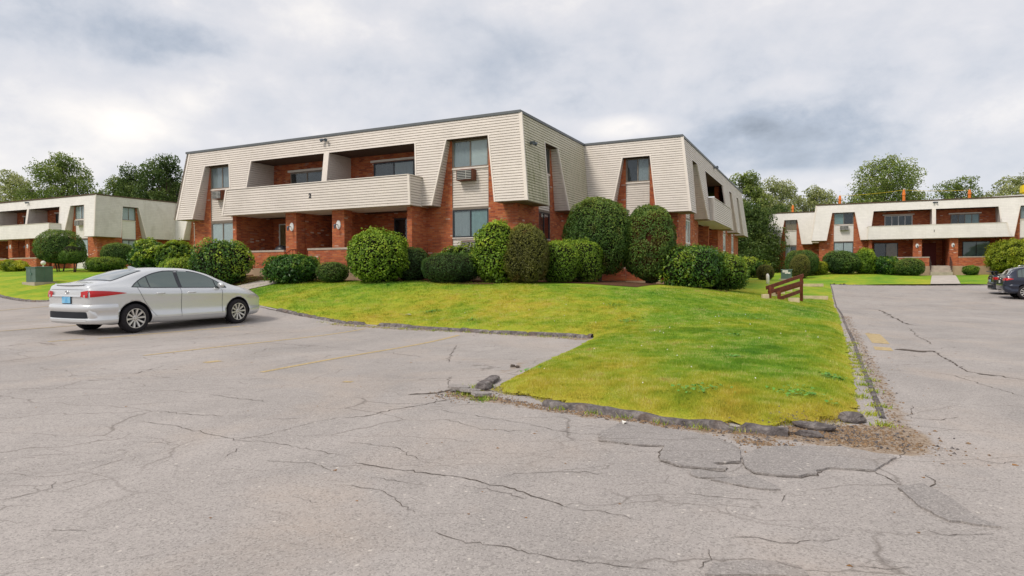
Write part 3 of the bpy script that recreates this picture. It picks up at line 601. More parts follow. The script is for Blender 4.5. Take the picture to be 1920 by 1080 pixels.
CR = [[(1.7,30.97),(2.04,30.23),(2.05,26.02),(2.06,20.79),(2.43,20.22)],[(1.99,19.25),(1.93,17.12),(1.91,14.75)],[(1.25,13.45),(1.45,13.21),(1.76,13.48),(1.8,12.49),(1.82,10.79),(2.05,10.57),(2.34,10.28),(2.84,9.99)],[(1.26,12.61),(1.46,12.28)],[(0.74,10.3),(1.24,10.41),(1.54,10.33),(1.72,9.69),(1.89,9.17),(2.0,8.78)],[(-0.9,4.59),(-0.72,4.62),(-0.61,4.62),(-0.61,4.71),(-0.72,4.75),(-0.53,4.88),(-0.5,4.79),(-0.42,4.67),(-0.28,4.67),(-0.14,4.72),(-0.03,4.82),(-0.04,4.9),(0.04,5.01),(0.16,5.05),(0.33,5.09),(0.4,4.96),(0.48,4.83)],[(0.44,4.76),(0.52,4.6),(0.6,4.59),(0.69,4.57)],[(0.68,4.48),(0.74,4.42),(0.8,4.36),(0.88,4.26)],[(0.67,6.01),(0.59,5.92),(0.56,5.67),(0.5,5.5)],[(0.65,5.17),(0.67,4.96),(0.6,4.8)],[(-0.81,4.43),(-0.75,4.4),(-0.56,4.49),(-0.62,4.55)],[(-0.67,4.39),(-0.52,4.36),(-0.42,4.34),(-0.24,4.38)],[(-0.48,3.44),(-0.34,3.53),(-0.15,3.54),(-0.06,3.62),(0.09,3.72)],[(-0.2,4.36),(-0.22,4.15)],[(-0.51,3.29),(-0.48,3.22),(-0.52,3.04)],[(0.83,7.69),(0.75,7.03),(0.98,7.07),(1.19,7.31)],[(4.15,21.73),(4.61,21.18)],[(4.25,39.18),(5.21,38.98)],[(0.09,3.41),(0.27,3.43),(0.41,3.5)],[(0.47,4.06),(0.61,4.02),(0.84,4.16)],[(0.28,4.73),(0.47,4.86)],[(0.07,5.31),(0.32,5.44),(0.52,5.42)],[(1.0,5.77),(1.15,5.69),(1.33,5.82)],[(-0.78,4.07),(-0.54,4.08),(-0.33,4.14)],[(-4.17,4.75),(-4.0,4.94),(-3.94,5.29),(-3.82,5.59),(-3.75,5.85),(-3.64,6.06)],[(-3.15,5.4),(-2.67,5.33),(-2.31,5.26),(-2.04,5.17),(-1.87,5.16)],[(-3.59,5.48),(-3.15,5.4)],[(-1.66,5.0),(-1.47,5.02),(-1.32,5.01),(-1.13,5.06),(-1.12,4.86),(-1.08,4.68),(-0.9,4.59)],[(-3.12,3.68),(-2.85,3.66),(-2.52,3.69),(-2.22,3.72),(-1.88,3.67),(-1.67,3.62),(-1.34,3.51)],[(-2.14,3.59),(-1.91,3.58),(-1.62,3.53)],[(-2.8,3.48),(-2.52,3.46),(-2.33,3.47)],[(-1.91,2.87),(-1.64,2.83),(-1.47,2.87),(-1.31,2.85),(-1.17,2.86),(-0.97,2.89),(-0.67,2.95)],[(-0.85,3.26),(-0.76,3.33)],[(-3.54,4.1),(-3.08,4.13),(-2.68,3.92)],[(-3.28,5.16),(-2.75,4.95),(-2.33,5.05)],[(-1.87,5.16),(-1.66,5.25),(-1.22,5.26)],[(-2.86,3.25),(-2.55,3.27),(-2.12,3.04)],[(-1.97,3.91),(-1.59,4.17),(-1.33,4.22)],[(-1.46,4.74),(-1.61,4.82)],[(-1.34,3.51),(-1.11,3.53),(-0.9,3.5)],[(-1.65,5.21),(-1.53,5.04)],[(-8.09,9.24),(-7.17,9.25),(-5.92,8.92)],[(-6.58,10.87),(-5.31,8.53)],[(-4.55,7.37),(-4.15,6.65)],[(-11.85,5.5),(-11.75,5.8),(-11.75,6.15),(-12.14,6.89),(-12.19,7.81),(-12.21,8.98)],[(-5.83,3.82),(-5.41,3.85),(-4.97,3.8),(-4.63,3.77),(-4.37,3.74),(-4.14,3.81),(-3.85,3.81),(-3.31,3.77)],[(-6.1,4.2),(-5.67,4.21),(-5.25,4.33)],[(-4.54,2.09),(-4.52,2.26),(-4.5,2.34),(-4.64,2.47)],[(-4.53,2.41),(-4.57,2.63),(-4.51,2.76)],[(-4.45,3.7),(-4.33,3.98),(-4.31,4.21),(-4.29,4.45),(-4.21,4.8)],[(-4.7,2.69),(-4.74,3.02)],[(-4.42,2.98),(-4.39,3.17)],[(-3.76,3.41),(-3.35,3.53),(-3.01,3.42)],[(-4.07,3.33),(-4.2,3.6)],[(-3.0,2.94),(-2.74,2.93)],[(-3.97,1.9),(-3.93,2.01)],[(-3.06,1.93),(-2.98,2.04)],[(-3.79,1.99),(-3.58,2.05)],[(-5.5,2.72),(-5.26,2.88)],[(-5.21,3.33),(-4.83,3.44)],[(-4.77,4.39),(-4.47,4.6)],[(-6.37,5.01),(-5.41,4.99)],[(-8.67,4.19),(-8.55,4.63)],[(-12.21,8.98),(-12.12,10.11),(-12.38,11.95)],[(-10.35,9.56),(-8.27,9.44)],[(-8.54,5.54),(-8.98,6.33)]]
BIG = {0,2,5,8,9,24,27,28}
mb = MB()
for i, p in enumerate(CR):
    if len(p) < 2: continue
    D = p[0][1] * .9 - p[0][0] * .44
    w = max(.0055, .0011 * D) * (1.8 if i in BIG else .9)
    step = max(.04, D * .008)
    ribbon(mb, p, w, jit=step * .22, step=step)
o = mb.build('road_crack', MAT['crack'], fixn=False); tag(o, kind='structure')
for i, (poly, lift, mt) in enumerate([([(-1.66, 5.0), (-1.73, 5.24), (-1.65, 5.72), (-1.09, 5.57), (-0.86, 5.53), (-0.64, 5.34), (-0.58, 5.22), (-0.54, 4.9), (-0.72, 4.75), (-0.61, 4.69), (-0.61, 4.65), (-0.9, 4.59), (-1.08, 4.68), (-1.12, 4.86), (-1.13, 5.06), (-1.32, 5.01)], 0.016, 'asphalt_patch'), ([(-0.5, 4.79), (-0.54, 5.01), (-0.43, 5.38), (0.14, 5.66), (0.5, 5.52), (0.33, 5.09), (0.04, 5.01), (-0.04, 4.9), (-0.03, 4.82), (-0.14, 4.72), (-0.28, 4.67), (-0.42, 4.67)], 0.016, 'asphalt_patch'), ([(-0.81, 4.43), (-0.83, 4.54), (-0.78, 4.58), (-0.62, 4.57), (-0.56, 4.49), (-0.75, 4.4)], 0.012, 'asphalt_patch'), ([(-0.67, 4.39), (-0.56, 4.49), (-0.45, 4.61), (-0.3, 4.48), (-0.24, 4.38), (-0.42, 4.34)], 0.012, 'asphalt_patch'), ([(-0.48, 2.99), (-0.46, 3.12), (-0.25, 3.26), (-0.1, 3.27), (-0.05, 3.18)], 0.012, 'asphalt_patch'), ([(0.44, 4.76), (0.6, 4.93), (0.71, 4.69), (0.8, 4.36), (0.88, 4.26), (0.64, 4.24), (0.53, 4.41)], 0.012, 'asphalt_patch')]):
    # ragged sheet of a later asphalt layer
    P = [np.array(p) for p in poly]; out = []
    for a, b in zip(P, P[1:] + P[:1]):
        n = max(1, int(np.linalg.norm(b - a) / .05))
        for k in range(n): out.append(a + (b - a) * k / n + (rng.normal(0, .006, 2) if k else 0))
    out = np.array(out); z = H(out[:, 0], out[:, 1])
    me = bpy.data.meshes.new('road_patch'); bm = bmesh.new()
    top = [bm.verts.new((x, y, zz + lift)) for (x, y), zz in zip(out, z)]; bot = [bm.verts.new((x, y, zz - .02)) for (x, y), zz in zip(out, z)]
    f = bm.faces.new(top)
    for k in range(len(top)): bm.faces.new((bot[k], bot[(k + 1) % len(top)], top[(k + 1) % len(top)], top[k]))
    bmesh.ops.triangulate(bm, faces=[f]); bmesh.ops.recalc_face_normals(bm, faces=bm.faces); bm.to_mesh(me); bm.free(); me.materials.append(MAT[mt])
    ob = bpy.data.objects.new('road_patch', me); COL.objects.link(ob); tag(ob, kind='structure')

def sheet_strip(name, quads, mat, wear=.0):
    V, F, Wr = [], [], []
    for (p0, p1, w, wr) in quads:
        p0 = np.array(p0); p1 = np.array(p1); L = np.linalg.norm(p1 - p0); n = max(2, int(L / .25)); d = (p1 - p0) / L; nn = np.array([-d[1], d[0]])
        for k in range(n + 1):
            q = p0 + d * L * k / n
            for s in (-1, 1):
                a = q + nn * s * w / 2; V.append((a[0], a[1], h1(*a) + .0035)); Wr.append(wr)
        b = len(V) - 2 * (n + 1)
        for k in range(n): F.append((b + 2 * k, b + 2 * k + 1, b + 2 * k + 3, b + 2 * k + 2))
    o = np_mesh(name, V, F, mat, attrs={'wear': Wr}); return tag(o, kind='structure')
sheet_strip('parking_lines', [((-7.1, 6.45), (-7.47, 12.46), .10, .0), ((-10.43, 6.96), (-10.55, 12.95), .10, -.02), ((-13.78, 8.2), (-13.55, 13.25), .10, -.07), ((-17.4, 7.9), (-17.2, 9.9), .10, -.02), ((-14.07, 7.38), (-13.93, 8.0), .10, -.05),
    ((-17.25, 9.9), (-16.9, 13.6), .10, 0), ((-21.2, 8.2), (-20.9, 13.8), .10, .02), ((-24.9, 8.6), (-24.6, 14.6), .10, .02), ((-28.6, 9.0), (-28.3, 15.6), .10, .05)], MAT['line'])
sheet_strip('paint_marks', [((1.0, 14.15), (1.0, 16.6), .30, -.02), ((.97, 12.98), (.97, 13.5), .28, -.02), ((-8.67, 6.77), (-8.63, 7.02), .17, .02), ((-5.55, 6.37), (-5.43, 6.40), .10, .05)], MAT['line'])

def kerb(pts, w, h, gaps=(), name='kerb', seedk=3, crackle=True):
    g = np.random.default_rng(seedk); P = np.array(pts, float)
    seg = np.linalg.norm(np.diff(P, axis=0), axis=1); cum = np.r_[0, np.cumsum(seg)]; L = cum[-1]
    t = np.arange(0, L, .07); x = np.interp(t, cum, P[:, 0]); y = np.interp(t, cum, P[:, 1])
    d = np.gradient(np.c_[x, y], axis=0); nn = np.c_[-d[:, 1], d[:, 0]]; nn /= np.linalg.norm(nn, axis=1)[:, None]
    prof = [(-.5, -.15), (-.42, .55), (-.30, .90), (-.02, 1.0), (.30, .92), (.40, .6), (.5, -.15)]
    br = np.sort(g.uniform(0, L, int(L / .9))) if crackle else []
    hh = h * (1 + .12 * np.interp(t, np.linspace(0, L, 9), g.normal(0, 1, 9)).clip(-1.5, 1.2)); ww = w * (1 + .10 * g.normal(0, 1, len(t)))
    off = .02 * np.interp(t, np.linspace(0, L, 15), g.normal(0, 1, 15))
    for b in br: hh = np.where(np.abs(t - b) < .04, hh * .45, hh)
    for (a, b) in gaps: hh = np.where((t > a) & (t < b), -h * .3, hh)
    V = []; fz = 0
    for k in range(len(t)):
        z = h1(x[k], y[k]); fz = g.normal(0, .006) if k % 3 == 0 else fz
        for (u, v) in prof:
            V.append((x[k] + nn[k, 0] * (u * ww[k] + off[k]) + g.normal(0, .004), y[k] + nn[k, 1] * (u * ww[k] + off[k]) + g.normal(0, .003), z + v * (hh[k] + fz) + g.normal(0, .0025)))
    m = len(prof); F = []
    for k in range(len(t) - 1):
        for j in range(m - 1): a = k * m + j; F.append((a, a + 1, a + m + 1, a + m))
    o = np_mesh(name, V, F, MAT['kerb'], smooth=False); return tag(o, kind='structure')
kerb([(-2.62, 6.13), (-1.97, 6.03), (-1.3, 5.90), (-.68, 5.86), (-.25, 5.88)], .17, .055, seedk=5)
kerb([(-16.2, 14.55), (-12.2, 13.78), (-10.7, 13.50), (-9.8, 13.42), (-8.86, 13.2), (-7.1, 13.0), (-4.42, 12.98)], .17, .075, gaps=((.0, 1.2), (5.2, 5.7)), seedk=8)
kerb([(-60, 20.4), (-39.6, 18.3), (-33, 17.4), (-16.9, 14.7)], .2, .10, seedk=12, crackle=False)
kerb([(.50, 6.9), (.50, 14), (.52, 24), (.48, 34), (.46, 45), (.42, 52.8)], .06, .015, seedk=15)
kerb([(.5, 52.8), (6, 52.8), (40, 52.8)], .14, .05, seedk=18, crackle=False)

def chunk(x, y, l, w, h, rz, label, seedc, mat='chunk', tilt=.0, group='broken pieces of asphalt kerb', lift=0, flat=False):
    g = random.Random(seedc); me = bpy.data.meshes.new('asphalt_chunk'); bm = bmesh.new()
    if flat:     # slab with a broken outline
        n = 9; ring = [(math.cos(6.283 * k / n) * l * .5 * g.uniform(.75, 1.1), math.sin(6.283 * k / n) * w * .5 * g.uniform(.75, 1.1)) for k in range(n)]
        a = [bm.verts.new((p[0], p[1], 0)) for p in ring]; b = [bm.verts.new((p[0] * .96, p[1] * .96, h)) for p in ring]
        bm.faces.new(a[::-1]); bm.faces.new(b)
        for k in range(n): bm.faces.new((a[k], a[(k + 1) % n], b[(k + 1) % n], b[k]))
    else:
        bmesh.ops.create_icosphere(bm, subdivisions=3, radius=.5)
        ph = [g.uniform(0, 6.28) for _ in range(6)]
        for v in bm.verts:
            c = v.co; r = 1 + .10 * math.sin(6 * c.x + ph[0]) + .09 * math.sin(9 * c.y + ph[1]) + .08 * math.sin(11 * c.z + ph[2]) + g.gauss(0, .022)
            p = Vector([math.copysign(abs(k * 2) ** .8 * .5, k) for k in c]) * r
            v.co = Vector((p.x * l, p.y * w, max(p.z, -.35) * h))
    bm.to_mesh(me); bm.free(); me.materials.append(MAT[mat])
    o = bpy.data.objects.new('asphalt_chunk', me); COL.objects.link(o)
    o.location = (x, y, h1(x, y) + (.3 * h if not flat else .004) + lift); o.rotation_euler = (tilt, tilt * .5, rz)
    return tag(o, label, 'asphalt chunk', group)
chunk(-.27, 6.40, .18, .08, .06, -.2, 'short dark kerb fragment lying in the grass at the lawn tip, farthest from the road', 1)
chunk(-.08, 6.20, .34, .12, .08, -.25, 'long rounded kerb fragment lying askew on brown debris at the lawn tip', 2)
chunk(-.10, 5.94, .24, .11, .055, -.1, 'sunken kerb fragment at the end of the near kerb, closest to the road', 3)
chunk(.24, 6.64, .25, .13, .10, .1, 'large dark lump of asphalt standing alone at the right tip of the lawn', 4)
chunk(-3.80, 7.15, .15, .50, .08, .25, 'grey kerb lump between the grass corner and the broken slabs', 5)
chunk(-3.68, 6.72, .17, .30, .11, .2, 'stubby grey kerb end beside the bare soil at the grass corner', 6)
chunk(-3.86, 6.42, .34, .16, .035, .3, 'flat asphalt slab at the edge of the washed out hole, farthest of three', 7, 'asphalt_patch', .08, lift=.03, flat=True)
chunk(-3.62, 6.30, .36, .15, .035, -.2, 'flat asphalt slab in the middle of the washed out hole', 8, 'asphalt_patch', -.1, lift=.03, flat=True)
chunk(-3.42, 6.18, .26, .12, .03, .5, 'flat asphalt slab nearest the grass in the washed out hole', 9, 'asphalt_patch', .1, lift=.03, flat=True)
chunk(-4.15, 8.48, .07, .06, .05, .5, 'small black crumb of asphalt left of the grass edge, outer of a pair', 10, 'crack', group='small black crumbs by the grass edge')
chunk(-4.04, 8.42, .06, .06, .05, .1, 'small black crumb of asphalt touching the grass edge, inner of a pair', 11, 'crack', group='small black crumbs by the grass edge')
mb = MB(); 
for k in range(1): ribbon(mb, [(-3.50, 6.04), (-3.40, 6.07), (-3.33, 6.05)], .09, .01, .005, .03)
ribbon(mb, [(1.22, 13.35), (1.45, 13.2), (1.62, 13.28), (1.78, 13.4)], .20, .03, .005, .06); ribbon(mb, [(1.9, 10.62), (2.1, 10.5)], .09, .02, .005, .05); ribbon(mb, [(-4.28, 6.0), (-4.05, 6.25), (-3.95, 6.48), (-3.78, 6.58), (-3.5, 6.6)], .05, .02, .005, .05)
tag(mb.build('road_hole', MAT['crack'], fixn=False), kind='structure')
def litter(x, y, label, s=.05, z=0.0):
    mb = MB(); g = random.Random(int(x * 77)); 
    for k in range(3):
        a = g.uniform(0, 3); mb.face([(s * math.cos(a + q) * g.uniform(.6, 1.1), s * math.sin(a + q) * g.uniform(.6, 1.1), .01 + g.uniform(0, .03)) for q in (0, 1.6, 3.1, 4.7)])
    o = mb.build('paper_scrap', MAT['pvc'], loc=(x, y, h1(x, y) + z), fixn=False); return tag(o, label, 'litter')
litter(-10.4, 14.6, 'crumpled white paper scrap on the grass behind the broken kerb', .12, .12)
litter(-1.62, 5.62, 'tiny white paper scrap in the gutter of the near kerb', .03, .004)

# loose chips, grit and leaves
def chips(name, label, spots, mat, smin, smax, cat_, flat=.5):
    g = np.random.default_rng(len(name)); V, F = [], []; o_ = 0
    for (cx, cy, rx, ry, n) in spots:
        x = cx + g.normal(0, rx, n); y = cy + g.normal(0, ry, n); z = H(x, y) + .002 + np.where(in_lawn(x, y), LAWN_LIFT * np.clip(edge_d(x, y) / .45, 0, 1) ** .75, 0); s = g.uniform(smin, smax, n) * (1 + .5 * (g.random(n) > .92))
        a_ = g.uniform(0, 6.28, n); q = []
        for t, hh in ((0, 0), (2.1, 0), (4.2, 0), (1.0, flat)): rr_ = s * g.uniform(.5, 1, n) * (1 if hh == 0 else .3); q.append(np.c_[x + rr_ * np.cos(a_ + t), y + rr_ * np.sin(a_ + t), z + s * hh])
        V.append(np.stack(q, 1).reshape(-1, 3)); f = np.array([[0, 1, 3], [1, 2, 3], [2, 0, 3]]); F.append((np.arange(n)[:, None, None] * 4 + f[None]).reshape(-1, 3) + o_); o_ += 4 * n
    return tag(np_mesh(name, np.concatenate(V), np.concatenate(F), MAT[mat]), label, cat_, kind='stuff')
gut = [(x, near_edge(x) - .25, .10, .05, 60) for x in np.arange(-3.3, .2, .15)] + [(.60, y, .07, .12, 22) for y in np.arange(6.2, 22, .3)] + [(x, YB(x) - .35, .2, .07, 40) for x in np.arange(-13, -4.4, .35)]
tip = [(.15, 6.15, .30, .20, 900), (.3, 5.9, .28, .10, 300), (-.45, 5.5, .2, .1, 250), (-3.6, 6.25, .22, .16, 450)]
chips('gravel', 'brown grit and soil crumbs in the gutters and at the lawn tip', tip + gut, 'dirt_bits', .006, .020, 'grit')
chips('asphalt_crumbs', 'dark asphalt crumbs scattered around the broken kerbs', [(a_, b_, c_ * 1.05, d_ * 1.05, n_ // 4) for a_, b_, c_, d_, n_ in tip + gut], 'kerb', .006, .026, 'crumbs')
chips('fallen_leaves', 'few dry brown leaves scattered on the car park and lawn', [(-4, 8, 5, 4, 60), (-10, 8, 6, 4, 50), (0, 5, 3, 2, 30), (-7, 13.0, 4, .4, 60), (.7, 12, .25, 5, 60)], 'leaf_litter', .010, .026, 'leaves', .12)

for x0, x1, y0_, y1_ in ((-19.0, -10.3, 19.3, 21.9), (-10.3, -5.6, 20.9, 28.9), (-5.6, -3.2, 24.6, 29.5), (-27.5, -20.9, 17.6, 21.8)):
    xs = np.linspace(x0, x1, 24); ys = np.linspace(y0_, y1_, 14); gx, gy, gf = grid(xs, ys); gy = gy + .12 * np.sin(gx * 2.3) * (gy < y0_ + .3)
    tag(np_mesh('planting_bed', np.c_[gx, gy, H(gx, gy) + .112], gf, MAT['mulch'], smooth=True), kind='structure')
# concrete path to the entrance
xs = np.linspace(-20.75, -19.15, 5); ys = np.linspace(14.3, 18.9, 24); gx, gy, gf = grid(xs, ys)
tag(np_mesh('path', np.c_[gx, gy, H(gx, gy) + .125], gf, MAT['path']), kind='structure')
xs = np.linspace(0, 1, 6); ys = np.linspace(52.9, 63.9, 24); gx, gy, gf = grid(xs, ys); _t = (gy - 52.9) / 11; gx = 6.7 + 1.5 * _t + gx * (1.75 - .15 * _t)
tag(np_mesh('path', np.c_[gx, gy, H(gx, gy) + .125], gf, MAT['path']), kind='structure')

# ---------------------------------------------------------------- apartment buildings
SL = .46 / 3.41
def off(z): return (z - 4.07) * SL
def facade_building(label, tf, org_xy, far=False, mirror=False, number=None, wing_face=True, opts=None):
    opts = opts or {}
    SID = MAT['siding_old'] if far else MAT['siding']; SIDE = MAT['siding_grime'] if far else MAT['siding_side']
    TRIM = MAT['white'] if False else MAT['trim']; BR = MAT['brick_far'] if far else MAT['brick']
    og = tf((org_xy[0], org_xy[1], .9)); root = empty('apartment_building', og, label, 'apartment building')
    def put(name, mb, mats, parent=None, lab=None, fix=True):
        o = mb.build(name, mats, parent or root, og, tf, fixn=fix)
        if lab: o['label'] = lab
        return o
    FA = lambda s, z, o: (s, 21.88 - o, z); FB = lambda s, z, o: (-10.5 + o, s, z)
    FC = lambda s, z, o: (s, 28.95 - o, z); FD = lambda s, z, o: (-5.91 + o, s, z)
    FE = lambda s, z, o: (-28.64 - o, s, z)
    FR = lambda s, z, o: (s, 23.0 - o, z)         # back wall of the recesses
    # mansard planes (o measured from the brick plane)
    mo = lambda z: .66 - off(z)
    def bx(mb, Fp, s0, s1, z0, z1, o0, o1, m=0):
        p = [Fp(s0, z0, o0), Fp(s1, z0, o0), Fp(s1, z0, o1), Fp(s0, z0, o1), Fp(s0, z1, o0), Fp(s1, z1, o0), Fp(s1, z1, o1), Fp(s0, z1, o1)]
        mb.hexa(p, m)
    def rows(mb, Pf, z0, z1, m=0, h=.1016, groove=.019, depth=.045):
        """lapped boards: Pf(t, z, o) with t 0..1 across"""
        if far: mb.face([Pf(0, z0, 0), Pf(1, z0, 0), Pf(1, z1, 0), Pf(0, z1, 0)], m); return
        n = max(1, round((z1 - z0) / h)); hh = (z1 - z0) / n
        for k in range(n):
            a = z0 + k * hh; b = a + hh - groove; c = a + hh
            mb.face([Pf(0, a, .012), Pf(1, a, .012), Pf(1, b, 0), Pf(0, b, 0)], m)
            mb.face([Pf(0, b, 0), Pf(1, b, 0), Pf(1, b, -depth), Pf(0, b, -depth)], m)
            mb.face([Pf(0, b, -depth), Pf(1, b, -depth), Pf(1, c, -depth), Pf(0, c, -depth)], m)
            mb.face([Pf(0, c, -depth), Pf(1, c, -depth), Pf(1, c, .012), Pf(0, c, .012)], m)
    def mans(mb, Fp, z0, z1, l0, l1, r0, r1, m=0):
        def P(t, z, o):
            u = (z - z0) / (z1 - z0); s = (l0 + (l1 - l0) * u) * (1 - t) + (r0 + (r1 - r0) * u) * t
            return Fp(s, z, mo(z) + o)
        rows(mb, P, z0, z1, m)
    def strip(mb, Fp, s0, z0, s1, z1, w, m, o=.022, dep=.05):
        """trim board along an edge lying in the mansard plane"""
        mb.hexa([Fp(s0 - w / 2, z0, mo(z0) - dep), Fp(s0 + w / 2, z0, mo(z0) - dep), Fp(s0 + w / 2, z0, mo(z0) + o), Fp(s0 - w / 2, z0, mo(z0) + o),
                 Fp(s1 - w / 2, z1, mo(z1) - dep), Fp(s1 + w / 2, z1, mo(z1) - dep), Fp(s1 + w / 2, z1, mo(z1) + o), Fp(s1 - w / 2, z1, mo(z1) + o)], m)
    def cheek(mb, Fp, s0, s1, sgn, m, back=0.0):
        """boarded return between the mansard edge (s0 at z 4.07, s1 at z 6.66) and the wall"""
        def P(t, z, o):
            s = s0 + (s1 - s0) * (z - 4.07) / 2.59
            return Fp(s + sgn * o, z, back * (1 - t) + mo(z) * t)
        rows(mb, P, 4.07, 6.66, m)
    zb, zt = .2, 6.70
    # ---- walls
    w = MB()
    lowA = [(-28.64, -27.41), (-25.76, -24.61), (-14.59, -13.39), (-11.74, -10.5)]
    for a, b in lowA: bx(w, FA, a, b, 1.25, zt, -.25, 0)
    for a, b in ((-24.61, -24.46), (-14.70, -14.59)): bx(w, FA, a, b, 4.07, zt, -.25, 0)
    for a, b in ((-24.61, -24.37), (-14.83, -14.59)): bx(w, FA, a + .001, b - .001, 1.25, 4.04, -1.12, 1.08)
    # recess back wall, with the entry opening below
    bx(w, FR, -24.5, -20.68, 1.6, 4.2, -.2, 0); bx(w, FR, -18.66, -14.7, 1.6, 4.2, -.2, 0); bx(w, FR, -24.5, -14.7, 4.2, 6.7, -.2, 0)
    for a in (-20.98, -18.66): w.box(a, a + .3, 21.35, 24.6, 1.5, 4.035)
    w.box(-20.98, -18.36, 24.6, 24.8, 1.5, 4.035)
    # side wall B
    bs = [(22.131, 23.9), (25.1, 28.95)]
    for a, b in bs: bx(w, FB, a, b, 1.25, zt, -.25, 0)
    bx(w, FB, 23.9, 25.1, 1.25, 2.79, -.25, -.02)
    # wing front C
    for a, b in ((-10.499, -8.3), (-7.18, -5.91)): bx(w, FC, a, b, 1.0, zt, -.25, 0)
    bx(w, FC, -8.3, -7.18, 1.0, 2.79, -.25, -.02)
    # wing side D
    for a, b in ((29.201, 30.8), (31.95, 33.9), (41.2, 43.2), (44.4, 47.3), (48.5, 51.2)): bx(w, FD, a, b, .6, zt, -.25, 0)
    bx(w, FD, 33.9, 41.2, .6, 4.0, -1.5, -1.3); bx(w, FD, 33.9, 41.2, 4.2, zt, -1.4, -1.2)
    for a in (33.9, 37.4, 41.0): bx(w, FD, a, a + .2, .6, 4.0, -1.3, -.001)
    for a, b in ((43.2, 44.4), (47.3, 48.5), (30.8, 31.95)): bx(w, FD, a, b, .6, 2.6, -.25, -.02)
    # left end and back
    bx(w, FE, 22.131, 51.2, 1.25, zt, -.25, 0); w.box(-28.6, -5.95, 51.2, 51.4, .6, zt)
    put('wall', w, BR)
    f = MB(); f.box(-28.62, -10.52, 21.90, 51.3, .0, 1.25); f.box(-10.53, -5.93, 28.97, 51.3, -.2, 1.0)
    put('foundation', f, MAT['conc_tan'])
    # ---- piers
    for a, b in ((-21.30, -20.68), (-18.66, -18.0)):
        p = MB(); p.box(a, b, 20.80, 21.30, 1.4, 4.035); put('pier', p, BR)
    # ---- porch slabs, ceiling, floor
    s = MB(); s.box(-24.4, -14.8, 20.82, 24.6, 1.45, 1.66); put('porch_floor', s, MAT['concrete'])
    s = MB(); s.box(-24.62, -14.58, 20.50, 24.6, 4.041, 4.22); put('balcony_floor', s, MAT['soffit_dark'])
    # low brick walls in front of the porches
    lw = MB(); lw.box(-24.36, -21.31, 20.70, 20.92, 1.62, 2.34); put('porch_wall', lw, BR)
    lc = MB(); lc.box(-24.36, -21.31, 20.68, 20.94, 2.341, 2.42); put('wall_cap', lc, MAT['concrete'])
    lw = MB(); lw.box(-19.10, -15.2, 19.85, 20.08, 1.62, 2.34); lw.box(-15.42, -15.2, 20.081, 20.8, 1.62, 2.34); put('porch_wall', lw, BR)
    lc = MB(); lc.box(-19.12, -15.18, 19.83, 20.10, 2.341, 2.42); put('wall_cap', lc, MAT['concrete'])
    ff = MB(); ff.box(-24.60, -21.2, 20.67, 20.95, .3, 1.619); ff.box(-22.3, -20.78, 19.9, 20.669, .3, 1.619); ff.box(-19.14, -15.15, 19.80, 20.79, .3, 1.619); put('porch_base', ff, MAT['conc_tan'])
    # steps
    st = MB()
    for k in range(4):
        z1_ = 1.62 - .17 * (k + 1) + .17; st.box(-20.75, -19.16, 20.79 - .32 * (k + 1) + .001 * k, 20.80 - .32 * k if k else 20.80, .4, 1.61 - .17 * k)
    put('steps', st, MAT['concrete'])
    for xx in ((-20.62, -19.28) if not far else (-20.70, -19.20)):
        hr = MB(); pts = [(xx, 20.72, 2.42), (xx, 20.4, 2.40), (xx, 19.55, 1.85), (xx, 19.50, 1.80)]
        hr.tube(pts, .02, 6)
        for k in range(7):
            y = 20.7 - k * .19; zt_ = np.interp(y, [19.5, 20.4, 20.72], [1.80, 2.40, 2.42]); zl = 1.61 - .17 * max(0, math.floor((20.79 - y) / .32))
            hr.tube([(xx, y, zl), (xx, y, zt_)], .010 if k % 3 else .017, 5)
        put('handrail', hr, MAT['iron_red'] if not far else MAT['iron'])
    # ---- mansard cladding
    cl = -29.10; crn = -9.84
    XCL = lambda z: cl + off(z); XCR = lambda z: crn - off(z)
    def MAN(nm, mat, *args, lab=None):
        q = MB(); mans(q, *args); return put(nm, q, mat, lab=lab, fix=False)
    A = None
    MAN('mansard_panel', SID, FA, 6.66, 7.41, XCL(6.66), XCL(7.41), XCR(6.66), XCR(7.41))
    MAN('mansard_panel', SID, FA, 4.07, 6.66, XCL(4.07), XCL(6.66), -27.92, -27.42)
    MAN('mansard_panel', SID, FA, 4.07, 6.66, -25.22, -25.70, -24.62, -24.25)
    MAN('mansard_panel', SID, FA, 4.07, 6.66, -14.58, -14.94, -13.95, -13.48)
    MAN('mansard_panel', SID, FA, 4.07, 6.66, -11.12, -11.57, XCR(4.07), XCR(6.66))
    c_l = lambda z: crn - off(z); c_r = lambda z: -5.26 - off(z)
    MAN('mansard_panel', SID, FC, 6.66, 7.41, c_l(6.66), c_l(7.41), c_r(6.66), c_r(7.41))
    MAN('mansard_panel', SID, FC, 4.07, 6.66, c_l(4.07), c_l(6.66), -8.83, -8.39)
    MAN('mansard_panel', SID, FC, 4.07, 6.66, -6.70, -7.08, c_r(4.07), c_r(6.66))
    y0 = lambda z: 21.22 + off(z); y1 = lambda z: 28.29 + off(z)
    sl_ = 'side cladding streaked green with mildew' if not far else 'grimy side cladding'
    for ar in ((6.66, 7.41, y0(6.66), y0(7.41), y1(6.66), y1(7.41)), (4.07, 6.66, y0(4.07), y0(6.66), 23.39, 23.77), (4.07, 6.66, 25.62, 25.18, y1(4.07), y1(6.66))): MAN('mansard_panel', SIDE, FB, *ar, lab=sl_)
    dl = y1; DM = MAT['siding_grime'] if far else MAT['siding']
    MAN('mansard_panel', DM, FD, 6.66, 7.41, dl(6.66), dl(7.41), 51.5, 51.5)
